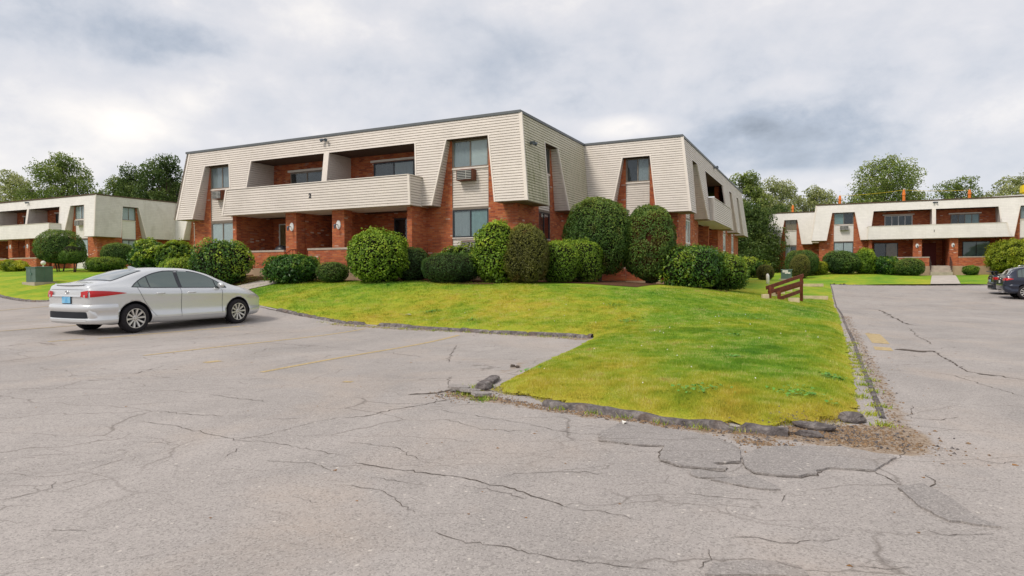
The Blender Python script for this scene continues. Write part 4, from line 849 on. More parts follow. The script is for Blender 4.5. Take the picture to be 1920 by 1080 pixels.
    dd = [(dl(4.07), dl(6.66), 29.7, 30.5), (33.0, 31.9, 33.75, 34.1), (41.0, 40.55, 42.9, 43.4), (45.2, 44.7, 46.8, 47.3), (49.0, 48.5, 51.8, 51.5)]
    for l0, l1, r0, r1 in dd: MAN('mansard_panel', DM, FD, 4.07, 6.66, l0, l1, r0, r1)
    MAN('mansard_panel', DM, FE, 4.07, 7.41, 21.22, 21.67, 51.5, 51.5)
    # returns
    def CHK(*args):
        q = MB(); cheek(q, *args); put('mansard_return', q, DM, fix=False)
    for e in ((FA, -27.92, -27.42, 1, 0), (FA, -25.22, -25.70, -1, 0), (FA, -13.95, -13.48, 1, 0), (FA, -11.12, -11.57, -1, 0), (FB, 23.39, 23.77, 1, 0), (FB, 25.62, 25.18, -1, 0), (FC, -8.83, -8.39, 1, 0), (FC, -6.70, -7.08, -1, 0)): CHK(*e)
    for a, b, c, d in ((29.7, 30.5, 33.0, 31.9), (42.9, 43.4, 45.2, 44.7), (46.8, 47.3, 49.0, 48.5)): CHK(FD, a, b, 1, 0); CHK(FD, c, d, -1, 0)
    # balcony side walls reach back to the recess wall
    def sidewall(x, s_b, s_t, sgn):
        def P(t, z, o):
            s_ = s_b + (s_t - s_b) * (z - 4.22) / 2.44
            return (s_ * 1.0 + sgn * o, 23.0 * (1 - t) + (21.88 - mo(z)) * t, z)
        q = MB(); rows(q, P, 4.22, 6.66, 0); put('balcony_side_wall', q, DM, fix=False)
    sidewall(0, -24.40, -24.27, 1); sidewall(0, -14.75, -14.92, -1)
    dv = MB()
    for sx, sg in ((-19.72, -1), (-19.49, 1)):
        def P(t, z, o, sx=sx, sg=sg): return (sx + sg * o, 23.0 * (1 - t) + (21.88 - mo(z) + .02) * t, z)
        rows(dv, P, 4.22, 6.66, 0)
    dv.hexa([(-19.71, 23.0, 4.22), (-19.50, 23.0, 4.22), (-19.50, 21.26, 4.22), (-19.71, 21.26, 4.22), (-19.71, 23.0, 6.66), (-19.50, 23.0, 6.66), (-19.50, 21.60, 6.66), (-19.71, 21.60, 6.66)], 0)
    bx(dv, lambda s_, z, o: (s_, 21.88 - mo(z) - o, z), -19.75, -19.46, 4.22, 6.66, -.03, .03, 1)
    put('balcony_divider', dv, [SIDE if far else MAT['siding'], TRIM], fix=False)
    # soffits
    def BOX(nm, mat, *args):
        q = MB(); bx(q, *args); put(nm, q, mat)
    for a, b in ((XCL(4.07), -27.92), (-25.22, -24.62), (-14.58, -13.95), (-11.12, -9.85)): BOX('soffit', MAT['soffit'], FA, a + .01, b - .01, 4.045, 4.072, -.05, .655)
    for a, b in ((21.90, 23.39), (25.62, 28.28)): BOX('soffit', MAT['soffit'], FB, a, b, 4.045, 4.071, -.05, .655)
    for a, b in ((-9.84, -8.83), (-6.70, -5.27)): BOX('soffit', MAT['soffit'], FC, a, b, 4.045, 4.071, -.05, .655)
    for a, b in ((28.96, 29.7), (33.0, 33.75), (41.0, 42.9), (45.2, 46.8), (49.0, 51.7)): BOX('soffit', MAT['soffit'], FD, a, b, 4.045, 4.071, -.05, .655)
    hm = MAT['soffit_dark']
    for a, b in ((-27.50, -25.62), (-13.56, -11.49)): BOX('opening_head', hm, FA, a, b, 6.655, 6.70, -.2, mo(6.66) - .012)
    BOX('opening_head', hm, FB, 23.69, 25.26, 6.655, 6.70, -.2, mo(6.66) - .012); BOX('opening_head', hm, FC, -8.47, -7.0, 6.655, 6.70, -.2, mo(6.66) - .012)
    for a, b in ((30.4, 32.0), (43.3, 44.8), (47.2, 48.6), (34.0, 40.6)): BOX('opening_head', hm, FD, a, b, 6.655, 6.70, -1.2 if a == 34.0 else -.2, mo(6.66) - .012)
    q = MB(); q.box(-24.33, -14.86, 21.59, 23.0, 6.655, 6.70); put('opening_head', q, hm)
    # trim boards
    def STR(*args):
        q = MB(); strip(q, *args); put('corner_board', q, TRIM)
    for Fp, e in ((FA, [(-27.92, -27.42), (-25.22, -25.70), (-13.95, -13.48), (-11.12, -11.57)]), (FB, [(23.39, 23.77), (25.62, 25.18)]), (FC, [(-8.83, -8.39), (-6.70, -7.08)]), (FD, [(29.7, 30.5), (33.0, 31.9), (42.9, 43.4), (45.2, 44.7), (46.8, 47.3), (49., 48.5)])):
        for a, b in e: STR(Fp, a, 4.06, b, 6.66, .06, 0)
    STR(FA, -24.40, 5.15, -24.25, 6.66, .06, 0); STR(FA, -14.77, 5.15, -14.94, 6.66, .07, 0)
    STR(FD, 33.95, 5.15, 34.1, 6.66, .06, 0); STR(FD, 40.8, 5.15, 40.55, 6.66, .06, 0)
    STR(FA, crn + .035, 4.06, XCR(7.41) + .035, 7.41, .11, 0); STR(FA, cl + .02, 4.06, XCL(7.41) + .02, 7.41, .11, 0)
    STR(FB, 21.22 + .03, 4.06, y0(7.41) + .03, 7.41, .08, 0)
    STR(FC, -5.26 + .03, 4.06, c_r(7.41) + .03, 7.41, .10, 0); STR(FD, 28.29 + .03, 4.06, y1(7.41) + .03, 7.41, .08, 0)
    # roof edge and roof
    r = MB()
    o = lambda z: mo(z)
    zc0, zc1 = 7.40, 7.50
    xr, xl, yf, yc, xw = -10.5 + mo(7.45) + .05, -28.64 - mo(7.45) - .05, 21.88 - mo(7.45) - .05, 28.95 - mo(7.45) - .05, -5.91 + mo(7.45) + .05
    r.box(xl, xr, yf, yf + .25, zc0, zc1); r.box(xr - .25, xr, yf + .25, yc, zc0, zc1); r.box(xr - .25, xw, yc, yc + .25, zc0, zc1 - .001)
    r.box(xw - .25, xw, yc + .25, 51.4, zc0, zc1); r.box(xl, xl + .25, yf + .25, 51.4, zc0, zc1); r.box(xl + .25, xw - .25, 51.15, 51.4, zc0, zc1)
    put('roof_edge', r, MAT['coping'] if not far else MAT['soffit_dark'])
    r = MB(); r.box(xl + .2, xr - .2, yf + .2, 51.2, 7.25, 7.33); r.box(xr - .22, xw - .2, yc + .2, 51.2, 7.25, 7.33); put('roof', r, MAT['roof'])
    # ---- balcony parapet
    def parapet(F0, a0, a1, b0, b1, fo, name):
        """a = ends at the bottom, b = ends at the top, fo = how far the face stands out of the brick plane"""
        p = MB()
        def P(t, z, o_):
            u = (z - 4.04) / 1.16; s_ = (a0 + (b0 - a0) * u) * (1 - t) + (a1 + (b1 - a1) * u) * t
            return F0(s_, z, fo - .05 * u + o_)
        rows(p, P, 4.04, 5.20, 0)
        for e0, e1, sg in ((a0, b0, -1), (a1, b1, 1)):
            def Q(t, z, o_, e0=e0, e1=e1, sg=sg):
                u = (z - 4.04) / 1.16; return F0(e0 + (e1 - e0) * u + sg * o_, z, (mo(z) - .02) * (1 - t) + (fo - .05 * u) * t)
            rows(p, Q, 4.04, 5.20, 0)
        bx(p, F0, min(a0, b0) + .12, max(a1, b1) - .12, 4.05, 5.19, fo - .18, fo - .10, 0)
        bx(p, F0, min(a0, b0) + .08, max(a1, b1) - .08, 4.035, 4.05, mo(4.07) - 1.0, fo - .03, 1)
        # cap and corner boards
        bx(p, F0, b0 - .02, b1 + .02, 5.20, 5.235, fo - .20, fo - .02, 1)
        for e in (b0, b1): bx(p, F0, e - .05, e + .05, 5.201, 5.236, mo(5.2) - .1, fo - .19, 1)
        for e0, e1 in ((a0, b0), (a1, b1)):
            p.hexa([F0(e0 - .05, 4.035, fo - .05), F0(e0 + .05, 4.035, fo - .05), F0(e0 + .05, 4.035, fo + .022), F0(e0 - .05, 4.035, fo + .022),
                    F0(e1 - .05, 5.2, fo - .10), F0(e1 + .05, 5.2, fo - .10), F0(e1 + .05, 5.2, fo - .05 + .022), F0(e1 - .05, 5.2, fo - .05 + .022)], 1)
        return put(name, p, [SID, TRIM], fix=False)
    bal = parapet(FA, -24.80, -14.42, -24.58, -14.50, 1.48, 'balcony')
    parapet(FD, 33.8, 41.05, 34.0, 40.85, .84, 'balcony')
    # ---- bays with windows
    def window(Fp, s0, s1, z0, z1, o, style='bronze', panes=('blind', 'blind'), frame=.05, lab=None, mull=True):
        f_ = MB(); fr = MAT[style]
        bx(f_, Fp, s0, s1, z0, z0 + frame, o, o + .05); bx(f_, Fp, s0, s1, z1 - frame, z1, o, o + .05)
        bx(f_, Fp, s0, s0 + frame, z0 + frame, z1 - frame, o, o + .05); bx(f_, Fp, s1 - frame, s1, z0 + frame, z1 - frame, o, o + .05)
        n = len(panes); wd = (s1 - s0 - 2 * frame) / n
        for k in range(1, n): bx(f_, Fp, s0 + frame + wd * k - frame * .5, s0 + frame + wd * k + frame * .5, z0 + frame, z1 - frame, o, o + .045)
        wo = put('window' if z1 - z0 < 1.6 else 'sliding_door', f_, fr, lab=lab)
        g_ = MB(); bx(g_, Fp, s0 + frame, s1 - frame, z0 + frame, z1 - frame, o + .022, o + .028)
        go = put('pane', g_, MAT['glass'], parent=wo); 
        for k, pn in enumerate(panes):
            a = s0 + frame + wd * k; c_ = MB()
            if pn in ('curtain', 'blind_grey') and not far:      # folds
                nf = 10; zz0, zz1 = z0 + frame, z1 - frame
                for q in range(nf):
                    u0 = a + wd * q / nf; u1 = a + wd * (q + 1) / nf; oo = (.003, .014) if q % 2 else (.014, .003)
                    c_.face([Fp(u0, zz0, o + oo[0]), Fp(u1, zz0, o + oo[1]), Fp(u1, zz1, o + oo[1]), Fp(u0, zz1, o + oo[0])])
            else: bx(c_, Fp, a, a + wd, z0 + frame, z1 - frame, o + .002, o + .010)
            put('curtain' if pn != 'dark' else 'dark_room', c_, MAT[pn], parent=wo, fix=False)
        return wo
    def ac(Fp, s0, s1, z0, z1, o0, o1, style=0):
        m_ = MB(); bx(m_, Fp, s0, s1, z0, z1, o0, o1, 0); ao = put('air_conditioner', m_, MAT['ac_brown'] if not far else MAT['ac_grille'])
        g_ = MB(); bx(g_, Fp, s0 + .03, s1 - .03, z0 + .03, z1 - .03, o1, o1 + .012, 0)
        for k in range(6):
            z = z0 + .05 + (z1 - z0 - .10) * k / 5; bx(g_, Fp, s0 + .04, s1 - .04, z - .012, z + .012, o1 + .012, o1 + .03, 1)
        bx(g_, Fp, s0 + (s1 - s0) * .62 - .01, s0 + (s1 - s0) * .62 + .01, z0 + .04, z1 - .04, o1 + .013, o1 + .034, 1)
        put('grille', g_, [MAT['dark'], MAT['ac_grille']], parent=ao); return ao
    def bay(Fp, s0, s1, zlow, up, lo, acs=None, lowgrille=False, loframe='bronze', o=-.06):
        b_ = MB(); bx(b_, Fp, s0, s1, zlow, 6.68, -.26, o - .03, 0)
        rows(b_, lambda t, z, oo: Fp(s0 * (1 - t) + s1 * t, z, o + .025 + oo), 3.99, 5.53, 0)
        rows(b_, lambda t, z, oo: Fp(s0 * (1 - t) + s1 * t, z, o + .025 + oo), zlow, 2.79, 0)
        bx(b_, Fp, s0, s1, 5.50, 5.56, o, o + .075, 1); bx(b_, Fp, s0, s1, 2.76, 2.80, o, o + .075, 1); bx(b_, Fp, s0, s1, 3.90, 4.0, o, o + .06, 2)
        for e in (s0, s1): bx(b_, Fp, e - .012, e + .012, zlow, 3.9, o - .02, o + .055, 2); bx(b_, Fp, e - .012, e + .012, 4.0, 6.66, o - .02, o + .055, 2)
        put('window_bay', b_, [SID, TRIM, MAT['bronze']], fix=False)
        window(Fp, s0 + .02, s1 - .02, 5.56, 6.64, o, 'bronze', up); window(Fp, s0 + .02, s1 - .02, 2.80, 3.90, o, loframe, lo)
        if acs: ac(Fp, acs[0], acs[1], 5.02, 5.44, o, .30)
        if lowgrille: ac(Fp, s0 + .45, s0 + 1.15, 2.28, 2.66, o, .06)
    u = opts
    bay(FA, -13.39, -11.74, 1.3, u.get('up2', ('blind_grey', 'blind')), u.get('lo2', ('blind_grey', 'curtain')), (-13.02, -12.30) if not mirror else (-12.95, -12.25), not far, 'black')
    bay(FA, -27.41, -25.76, 1.3, u.get('up1', ('blind_grey', 'blind_grey')), u.get('lo1', ('blind', 'blind')), (-26.95, -26.3) if not far else None, False, 'bronze')
    bay(FB, 23.9, 25.1, 1.3, ('blind', 'blind') if far else ('blind', 'screen'), ('blind', 'blind') if far else ('dark', 'door_red'), None, False, 'black')
    bay(FC, -8.3, -7.18, 1.05, u.get('upC', ('dark', 'blind_grey')), u.get('loC', ('screen', 'screen')), None)
    bay(FD, 30.8, 31.95, 1.05, ('dark', 'dark'), ('blind', 'blind'), None, False, 'white'); bay(FD, 43.2, 44.4, 1.05, ('screen', 'screen'), ('blind', 'blind'), None, False, 'white'); bay(FD, 47.3, 48.5, 1.05, ('screen', 'screen'), ('blind', 'blind'), None, False, 'white')
    # recess doors and windows
    window(FR, -23.15, -21.05, 4.25, 6.22, .005, 'bronze', u.get('dL', ('dark', 'screen', )), .06)
    window(FR, -18.15, -15.95, 4.25, 6.30, .005, 'black' if not mirror else 'white', u.get('dR', ('screen', 'blind_grey')), .06)
    window(FR, -23.95, -21.95, 1.68, 3.80, .005, 'white' if not far else 'black', u.get('pL', ('tan_blind', 'dark')), .06)
    window(FR, -17.05, -15.1, 1.68, 3.80, .005, 'black', u.get('pR', ('dark', 'dark')), .06)
    window(FD, 34.3, 37.2, 1.7, 3.85, -1.29, 'white', ('screen', 'dark'), .08); window(FD, 35.0, 37.2, 4.3, 6.3, -1.19, 'black', ('dark', 'screen'), .06)
    BOX('door_hood', TRIM, FR, -23.3, -20.9, 6.24, 6.34, .0, .09); BOX('door_hood', TRIM, FR, -18.3, -15.8, 6.33, 6.42, .0, .09)
    sl = MB(); bx(sl, FD, 34.1, 41.0, 2.42, 2.74, -.2, -.002); put('porch_wall', sl, MAT['white'])
    pv = MB(); pv.box(-20.2, -19.2, 24.52, 24.59, 1.66, 3.75); put('door', pv, MAT['door_dark'] if not far else MAT['door_red'])
    if u.get('acs'):
        for (s0, s1, z0, z1) in u['acs']: ac(FR, s0, s1, z0, z1, 0, .18)
    # lanterns on the piers
    for xx in (-20.93, -18.30):
        l = MB()
        prof = [(0, 0), (.105, 0), (.12, .012), (.115, .03), (.08, .045), (0, .05)]
        l.lathe((xx, 20.80, 3.42), (0, -1, 0), prof, 20, 0)
        l.v = [(p[0], p[1], 3.42 + (p[2] - 3.42) * 1.6) for p in l.v]
        lo_ = put('wall_lamp', l, MAT['lamp_plate'])
        l2 = MB(); l2.tube([(xx - .01, 20.75, 3.42), (xx - .01, 20.62, 3.44), (xx - .01, 20.58, 3.38)], .018, 6); l2.lathe((xx - .01, 20.57, 3.24), (0, 0, 1), [(.0, .0), (.035, .01), (.05, .13), (.06, .14), (.025, .19), (0, .21)], 10)
        put('lantern', l2, MAT['lamp_body'], parent=lo_)
    # flood lights
    def flood(p, d):
        m_ = MB(); p = Vector(p); d = Vector(d).normalized()
        m_.lathe(p, d, [(.0, 0), (.06, 0), (.06, .04), (.02, .05), (.02, .10)], 10); s_ = Vector((d.y, -d.x, 0))
        for k in (-1, 1):
            q = p + d * .14 + s_ * (.10 * k); m_.lathe(q, (d + s_ * .5 * k + Vector((0, 0, -.35))), [(0, -.06), (.045, -.05), (.075, .09), (.07, .10), (0, .08)], 10)
        m_.bar(p + d * .1 - s_ * .12, p + d * .1 + s_ * .12, .03)
        put('flood_light', m_, MAT['lamp_body'])
    flood((-19.7, 21.88 - mo(7.25), 7.25), (0, -1, -.1)); 
    if not far: flood((-10.5 + mo(6.35), 22.3, 6.35), (1, 0, 0)); flood((-5.91 + mo(7.2), 37.6, 7.3), (1, 0, .25))
    # house number
    if number:
        cu = bpy.data.curves.new('n', 'FONT'); cu.body = number; cu.size = .27; cu.extrude = .012; cu.align_x = 'CENTER'; cu.align_y = 'CENTER'; cu.offset = .006
        to = bpy.data.objects.new('n', cu); COL.objects.link(to)
        dg = bpy.context.evaluated_depsgraph_get(); me = bpy.data.meshes.new_from_object(to.evaluated_get(dg)); bpy.data.objects.remove(to)
        me.materials.append(MAT['black'])
        nb = bpy.data.objects.new('house_number', me); COL.objects.link(nb); nb.parent = root
        P_ = tf((-19.50, 20.425 - .02, 4.66)); nb.location = (P_[0] - og[0], P_[1] - og[1], P_[2] - og[2]); nb.rotation_euler = (math.radians(90), 0, 0)
    return root

tfM = lambda p: (p[0], p[1], p[2])
tfL = lambda p: (p[0] - 42.0, p[1] + 9.4, p[2] + .30)
tfR = lambda p: (-10.95 - p[0], p[1] + 45.3, p[2] + .25)
B_main = facade_building('cream sided brick apartment block in the centre, with number 2 on its long balcony', tfM, (-19.5, 21.9), number='2')
B_left = facade_building('pale two storey apartment block behind the silver sedan, partly hidden by the central block', tfL, (-19.5, 21.9), far=True,
    opts=dict(up1=('blind', 'blind'), up2=('blind', 'blind_grey'), lo2=('blind', 'blind'), dL=('dark', 'dark'), dR=('dark', 'dark'), pL=('dark', 'dark')))
B_right = facade_building('pale two storey apartment block across the right car park with orange stands on its roof', tfR, (-19.5, 21.9), far=True, mirror=True, number='1',
    opts=dict(up2=('dark', 'curtain'), lo2=('blind', 'blind'), upC=('tan_blind', 'tan_blind'), loC=('screen', 'blind'), dR=('dark', 'dark', 'dark', 'dark'), dL=('curtain', 'curtain', 'screen', 'dark'), pL=('curtain', 'curtain'), pR=('tan_blind', 'dark'),
              acs=[(-15.7, -15.0, 4.35, 4.8), (-24.3, -23.5, 4.7, 5.3), (-18.2, -17.5, 2.0, 2.5)]))

# ---------------------------------------------------------------- vegetation
LEAF = dict(
    light=leaf_mat('light_shrub_leaves', (.05, .12, .012), (.19, .32, .02), (.52, .60, .05)),
    mid=leaf_mat('mid_shrub_leaves', (.03, .085, .012), (.11, .21, .02), (.38, .46, .03)),
    dark=leaf_mat('dark_yew_leaves', (.015, .045, .014), (.05, .115, .022), (.16, .26, .04)),
    tall=leaf_mat('tall_yew_leaves', (.03, .085, .018), (.10, .19, .028), (.34, .40, .06), brown=(.16, .085, .02)),
    olive=leaf_mat('olive_yew_leaves', (.055, .06, .015), (.165, .17, .03), (.33, .33, .05), brown=(.20, .085, .025)),
    rhodo=leaf_mat('rhododendron_leaves', (.025, .08, .018), (.08, .19, .025), (.42, .52, .04), rough=.4),
    tree_d=leaf_mat('dark_tree_leaves', (.02, .05, .012), (.075, .13, .024), (.22, .28, .06)),
    tree_m=leaf_mat('mid_tree_leaves', (.055, .10, .018), (.17, .24, .045), (.40, .44, .11)),
    tree_l=leaf_mat('pale_tree_leaves', (.12, .16, .045), (.32, .36, .12), (.56, .56, .27)),
    gold=leaf_mat('yellow_shrub_leaves', (.10, .16, .01), (.28, .34, .02), (.55, .52, .03)),
)
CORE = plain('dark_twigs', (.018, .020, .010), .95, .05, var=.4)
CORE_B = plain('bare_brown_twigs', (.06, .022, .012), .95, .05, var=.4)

def lumps(P, g, amp, freq):
    o = np.zeros(len(P))
    for k in range(7):
        d = g.normal(0, 1, 3); d /= np.linalg.norm(d); o += np.sin(P @ d * freq * g.uniform(.6, 1.8) + g.uniform(0, 6.28))
    return amp * o / 3.0
def leaf_quads(P, N, g, L, Wd, tilt=.6, droop=0):
    n = len(P)
    r = g.normal(0, 1, (n, 3)); nn = N + r * tilt; nn /= np.linalg.norm(nn, axis=1)[:, None]
    a = np.cross(nn, g.normal(0, 1, (n, 3))); a /= np.linalg.norm(a, axis=1)[:, None]; b = np.cross(nn, a)
    l = (L * g.uniform(.7, 1.35, n))[:, None]; w = (Wd * g.uniform(.7, 1.3, n))[:, None]
    up = nn * l * .18
    V = np.stack([P - a * l / 2, P + b * w / 2 + up, P + a * l / 2, P - b * w / 2 + up], 1).reshape(-1, 3)
    return V, np.arange(4 * n).reshape(n, 4)
def sphere_dirs(n, g):
    d = g.normal(0, 1, (n, 3)); return d / np.linalg.norm(d, axis=1)[:, None]
def core_mesh(c, R, p, seed, amp, freq, scale, nu=28, nv=18):
    g = np.random.default_rng(seed)
    th = np.linspace(.001, np.pi - .001, nv); ph = np.linspace(0, 2 * np.pi, nu, endpoint=False)
    T, Pp = np.meshgrid(th, ph, indexing='ij'); d = np.stack([np.sin(T) * np.cos(Pp), np.sin(T) * np.sin(Pp), np.cos(T)], -1).reshape(-1, 3)
    r = (np.abs(d) ** p).sum(1) ** (-1 / p); pos = d * r[:, None] * R
    pos = pos * (1 + lumps(pos, g, amp, freq) + lumps(pos, np.random.default_rng(seed + 90), amp * .9, freq * .45))[:, None] * scale + c
    i = np.arange(nu * nv).reshape(nv, nu); F = np.stack([i[:-1], i[1:], np.roll(i, -1, 1)[1:], np.roll(i, -1, 1)[:-1]], -1).reshape(-1, 4)
    return pos, F
def shrub(name, label, kind, mat, x, y, w, ztop, n, L=.06, Wd=.04, depth=None, p=2.4, amp=.06, zbase=None, cat_='shrub', group=None, stem=False, seed=1, tilt=.6, z0=None, hole=None, coreM=None, lift=0.0, sprig=.05):
    gz = h1(x, y) + .09 if z0 is None else z0
    zb = (gz if zbase is None else gz + zbase); hgt = ztop - zb; root = empty(name, (x, y, gz), label, cat_, group)
    R = np.array([w / 2, (depth or w) / 2, hgt / 2]); c = np.array([0, 0, zb - gz + hgt / 2]); g = np.random.default_rng(seed); freq = 4.5 / max(.4, w / 2)
    d = sphere_dirs(n, g); r = (np.abs(d) ** p).sum(1) ** (-1 / p); pos = d * r[:, None] * R
    if kind == 'cone': k = np.clip((pos[:, 2] / R[2] + 1) / 2, 0, 1); s = (1.42 - 1.2 * k) * np.where(k < .15, .6 + k * 2.7, 1); pos[:, :2] *= s[:, None]
    if kind == 'mushroom': k = pos[:, 2] / R[2]; pos[:, 2] = np.where(k < 0, pos[:, 2] * .75, pos[:, 2]); 
    if kind == 'egg': k = pos[:, 2] / R[2]; pos[:, :2] *= (1.04 - .12 * np.clip(k, 0, 1))[:, None]
    base_lump = lumps(pos, np.random.default_rng(seed), amp, freq) + lumps(pos, np.random.default_rng(seed + 90), amp * .9, freq * .45)
    fine = lumps(pos, np.random.default_rng(seed + 50), amp * .6, freq * 3.5)
    din = g.random(n) ** 2.2 * .14
    sg = np.random.default_rng(seed + 7); sd = sphere_dirs(int(26 + 10 * w), sg); ud = pos / np.linalg.norm(pos, axis=1)[:, None]
    near = np.max(ud @ sd.T, axis=1); spr = np.where(near > .985, g.random(n) * sprig, 0)
    pos2 = pos * (1 + base_lump + fine - din + spr)[:, None] + c
    N = pos / R ** 2; N /= np.linalg.norm(N, axis=1)[:, None]
    keep = pos2[:, 2] > .03
    if hole is not None:
        hx, hz, hr = hole; camd = np.array([-x, -y]); camd = camd / np.linalg.norm(camd); side = np.array([-camd[1], camd[0]]) * -1
        su = pos2[:, 0] * side[0] + pos2[:, 1] * side[1]; fr = pos2[:, 0] * camd[0] + pos2[:, 1] * camd[1]
        dd = np.hypot(su - hx, (pos2[:, 2] - hz)); keep &= ~((fr > 0) & (dd < hr * g.uniform(.6, 1.3, n)))
    pos2, N, bl, fn, dn = pos2[keep], N[keep], base_lump[keep], fine[keep], din[keep]
    V, F = leaf_quads(pos2, N + np.array([0, 0, .35]), g, L, Wd, tilt)
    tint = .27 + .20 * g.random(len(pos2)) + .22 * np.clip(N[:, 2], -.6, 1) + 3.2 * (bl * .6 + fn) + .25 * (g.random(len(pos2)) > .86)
    nl = len(V)
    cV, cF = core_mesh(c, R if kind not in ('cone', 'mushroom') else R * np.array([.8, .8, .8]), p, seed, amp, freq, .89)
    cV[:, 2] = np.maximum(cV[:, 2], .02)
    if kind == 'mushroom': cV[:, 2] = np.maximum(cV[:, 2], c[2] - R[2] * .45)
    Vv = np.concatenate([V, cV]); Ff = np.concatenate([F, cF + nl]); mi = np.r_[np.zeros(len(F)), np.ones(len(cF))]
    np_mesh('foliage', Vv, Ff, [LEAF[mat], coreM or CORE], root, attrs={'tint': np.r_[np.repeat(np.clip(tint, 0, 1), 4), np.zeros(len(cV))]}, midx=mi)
    if stem:
        mb = MB(); rr = random.Random(seed)
        for k in range(stem if isinstance(stem, int) and stem > 1 else 4):
            a = rr.uniform(0, 6.28); mb.tube([(.12 * math.cos(a) * w / 2, .12 * math.sin(a) * w / 2, 0), (.25 * math.cos(a) * w / 2, .25 * math.sin(a) * w / 2, c[2] * .6), (.45 * math.cos(a) * w / 2, .45 * math.sin(a) * w / 2, c[2] * 1.1)], [.05, .04, .02], 6)
        mb.build('stem', MAT['bark'], root)
    return root
G1 = 'shrubs along the central building'
shrub('rhododendron', 'dark glossy shrub beside the concrete porch base, behind the hood of the silver sedan', 'ball', 'rhodo', -21.99, 18.0, 2.17, 2.72, 5200, .11, .05, p=2.3, amp=.09, seed=2, sprig=.16, group=G1, tilt=.8)
shrub('rhododendron', 'spreading glossy shrub in front of the low brick porch wall', 'ball', 'rhodo', -18.65, 18.5, 2.25, 2.12, 5600, .11, .05, depth=1.6, p=2.5, amp=.08, seed=3, sprig=.16, group=G1, tilt=.8)
shrub('yew', 'smallest clipped dark shrub, squeezed between the spreading shrub and the big round light green one', 'ball', 'tall', -16.85, 18.8, 1.18, 1.82, 5200, .05, .02, p=2.3, amp=.04, seed=4, group=G1)
shrub('viburnum', 'big round light green shrub with a twig sticking out on top', 'ball', 'light', -14.85, 18.9, 2.15, 2.98, 7800, .085, .06, p=2.3, amp=.06, seed=5, sprig=.16, group=G1)
mb = MB(); rr = random.Random(4)
V, F, T = [], [], []
g5 = np.random.default_rng(5)
for k, (dx_, h_) in enumerate(((-.10, .38), (.12, .25))):
    mb.tube([(0, 0, 1.9), (dx_ * .6, 0, 2.0 + h_ * .5), (dx_ * 1.8, 0, 2.0 + h_)], [.012, .009, .004], 5)
shrub('yew', 'shaded dark shrub between the big round light green one and the low mound', 'ball', 'dark', -14.05, 20.0, 1.42, 2.35, 6200, .06, .025, p=2.4, amp=.06, seed=6, group=G1)
shrub('yew', 'low wide dark clipped mound under the black framed window', 'ball', 'dark', -12.14, 19.7, 2.2, 2.10, 9500, .05, .022, depth=1.5, p=2.6, amp=.045, seed=7, group=G1)
shrub('viburnum', 'loose green shrub peeking over the low dark mound below the wall vent', 'ball', 'mid', -12.47, 20.9, 1.83, 2.42, 3000, .09, .06, depth=.9, p=2.2, amp=.14, seed=8, sprig=.16, group=G1)
shrub('viburnum', 'tall bright green shrub left of the brown olive one at the building corner', 'egg', 'light', -10.57, 20.2, 1.49, 3.22, 6000, .08, .06, p=2.3, amp=.07, seed=9, sprig=.16, group=G1)
shrub('yew', 'brownish olive clipped column shaped shrub at the building corner', 'egg', 'olive', -9.29, 20.2, 1.42, 3.02, 13000, .065, .028, p=2.7, amp=.045, seed=10, group=G1)
shrub('privet', 'boxy yellow green shrub touching the brownish olive one', 'ball', 'light', -8.61, 21.4, 1.39, 2.52, 7000, .055, .035, p=2.8, amp=.045, seed=11, sprig=.16, group=G1)
shrub('privet', 'boxy yellow green shrub in front of the biggest tall clipped yew', 'ball', 'light', -8.19, 22.6, 1.56, 2.62, 7000, .055, .035, p=2.8, amp=.045, seed=12, sprig=.16, group=G1)
shrub('tall_yew', 'biggest tall clipped egg shaped yew, left one of the pair at the inner corner', 'egg', 'tall', -8.07, 24.2, 2.59, 4.27, 21000, .085, .036, p=2.45, amp=.045, zbase=.40, seed=13, group=G1, stem=5, cat_='yew')
shrub('tall_yew', 'tall clipped yew with a bare brown hole in its face, right one of the pair', 'egg', 'tall', -6.17, 24.8, 1.93, 3.98, 17000, .085, .036, p=2.5, amp=.045, zbase=.15, seed=14, group=G1, stem=5, cat_='yew', hole=(.0, 1.75, .16), coreM=CORE_B)
shrub('rhododendron', 'long glossy hedge shrub right of the tall yew with the bare hole', 'ball', 'rhodo', -4.64, 25.2, 2.32, 2.42, 6400, .10, .05, p=2.5, amp=.07, seed=15, sprig=.16, group=G1, tilt=.8)
shrub('rhododendron', 'yellow green rounded shrub at the far right end of the hedge', 'ball', 'mid', -3.69, 26.2, 1.94, 2.08, 5600, .10, .05, p=2.6, amp=.06, seed=16, sprig=.16, group=G1, tilt=.8)
G2 = 'shrubs around the left building'
shrub('clipped_yew', 'mushroom shaped dark shrub in front of the left building', 'mushroom', 'tall', -49.02, 26.6, 2.90, 4.5, 12750, .10, .05, p=2.2, amp=.045, zbase=.25, seed=21, group=G2, stem=5)
shrub('clipped_yew', 'small cone topped shrub beside the mushroom shaped one', 'cone', 'mid', -46.35, 26.0, 1.69, 3.55, 7140, .09, .04, p=2.2, amp=.035, zbase=.6, seed=22, group=G2, stem=2)
shrub('yew', 'round dark green shrub under the side window of the left building', 'ball', 'tall', -45.88, 28.8, 2.01, 3.6, 8500, .09, .04, p=2.3, amp=.045, seed=23, group=G2, zbase=.3)
shrub('privet', 'low boxy hedge shrub directly left of the round dark one by the left building', 'ball', 'mid', -44.71, 27.1, 2.07, 2.5, 5950, .09, .05, p=3, amp=.045, seed=24, sprig=.16, group=G2)
shrub('rhododendron', 'leafy dark green shrub behind the roof of the silver sedan', 'ball', 'rhodo', -38.92, 26.5, 2.27, 3.45, 7140, .15, .08, amp=.12, seed=25, sprig=.16, group=G2, tilt=.8)
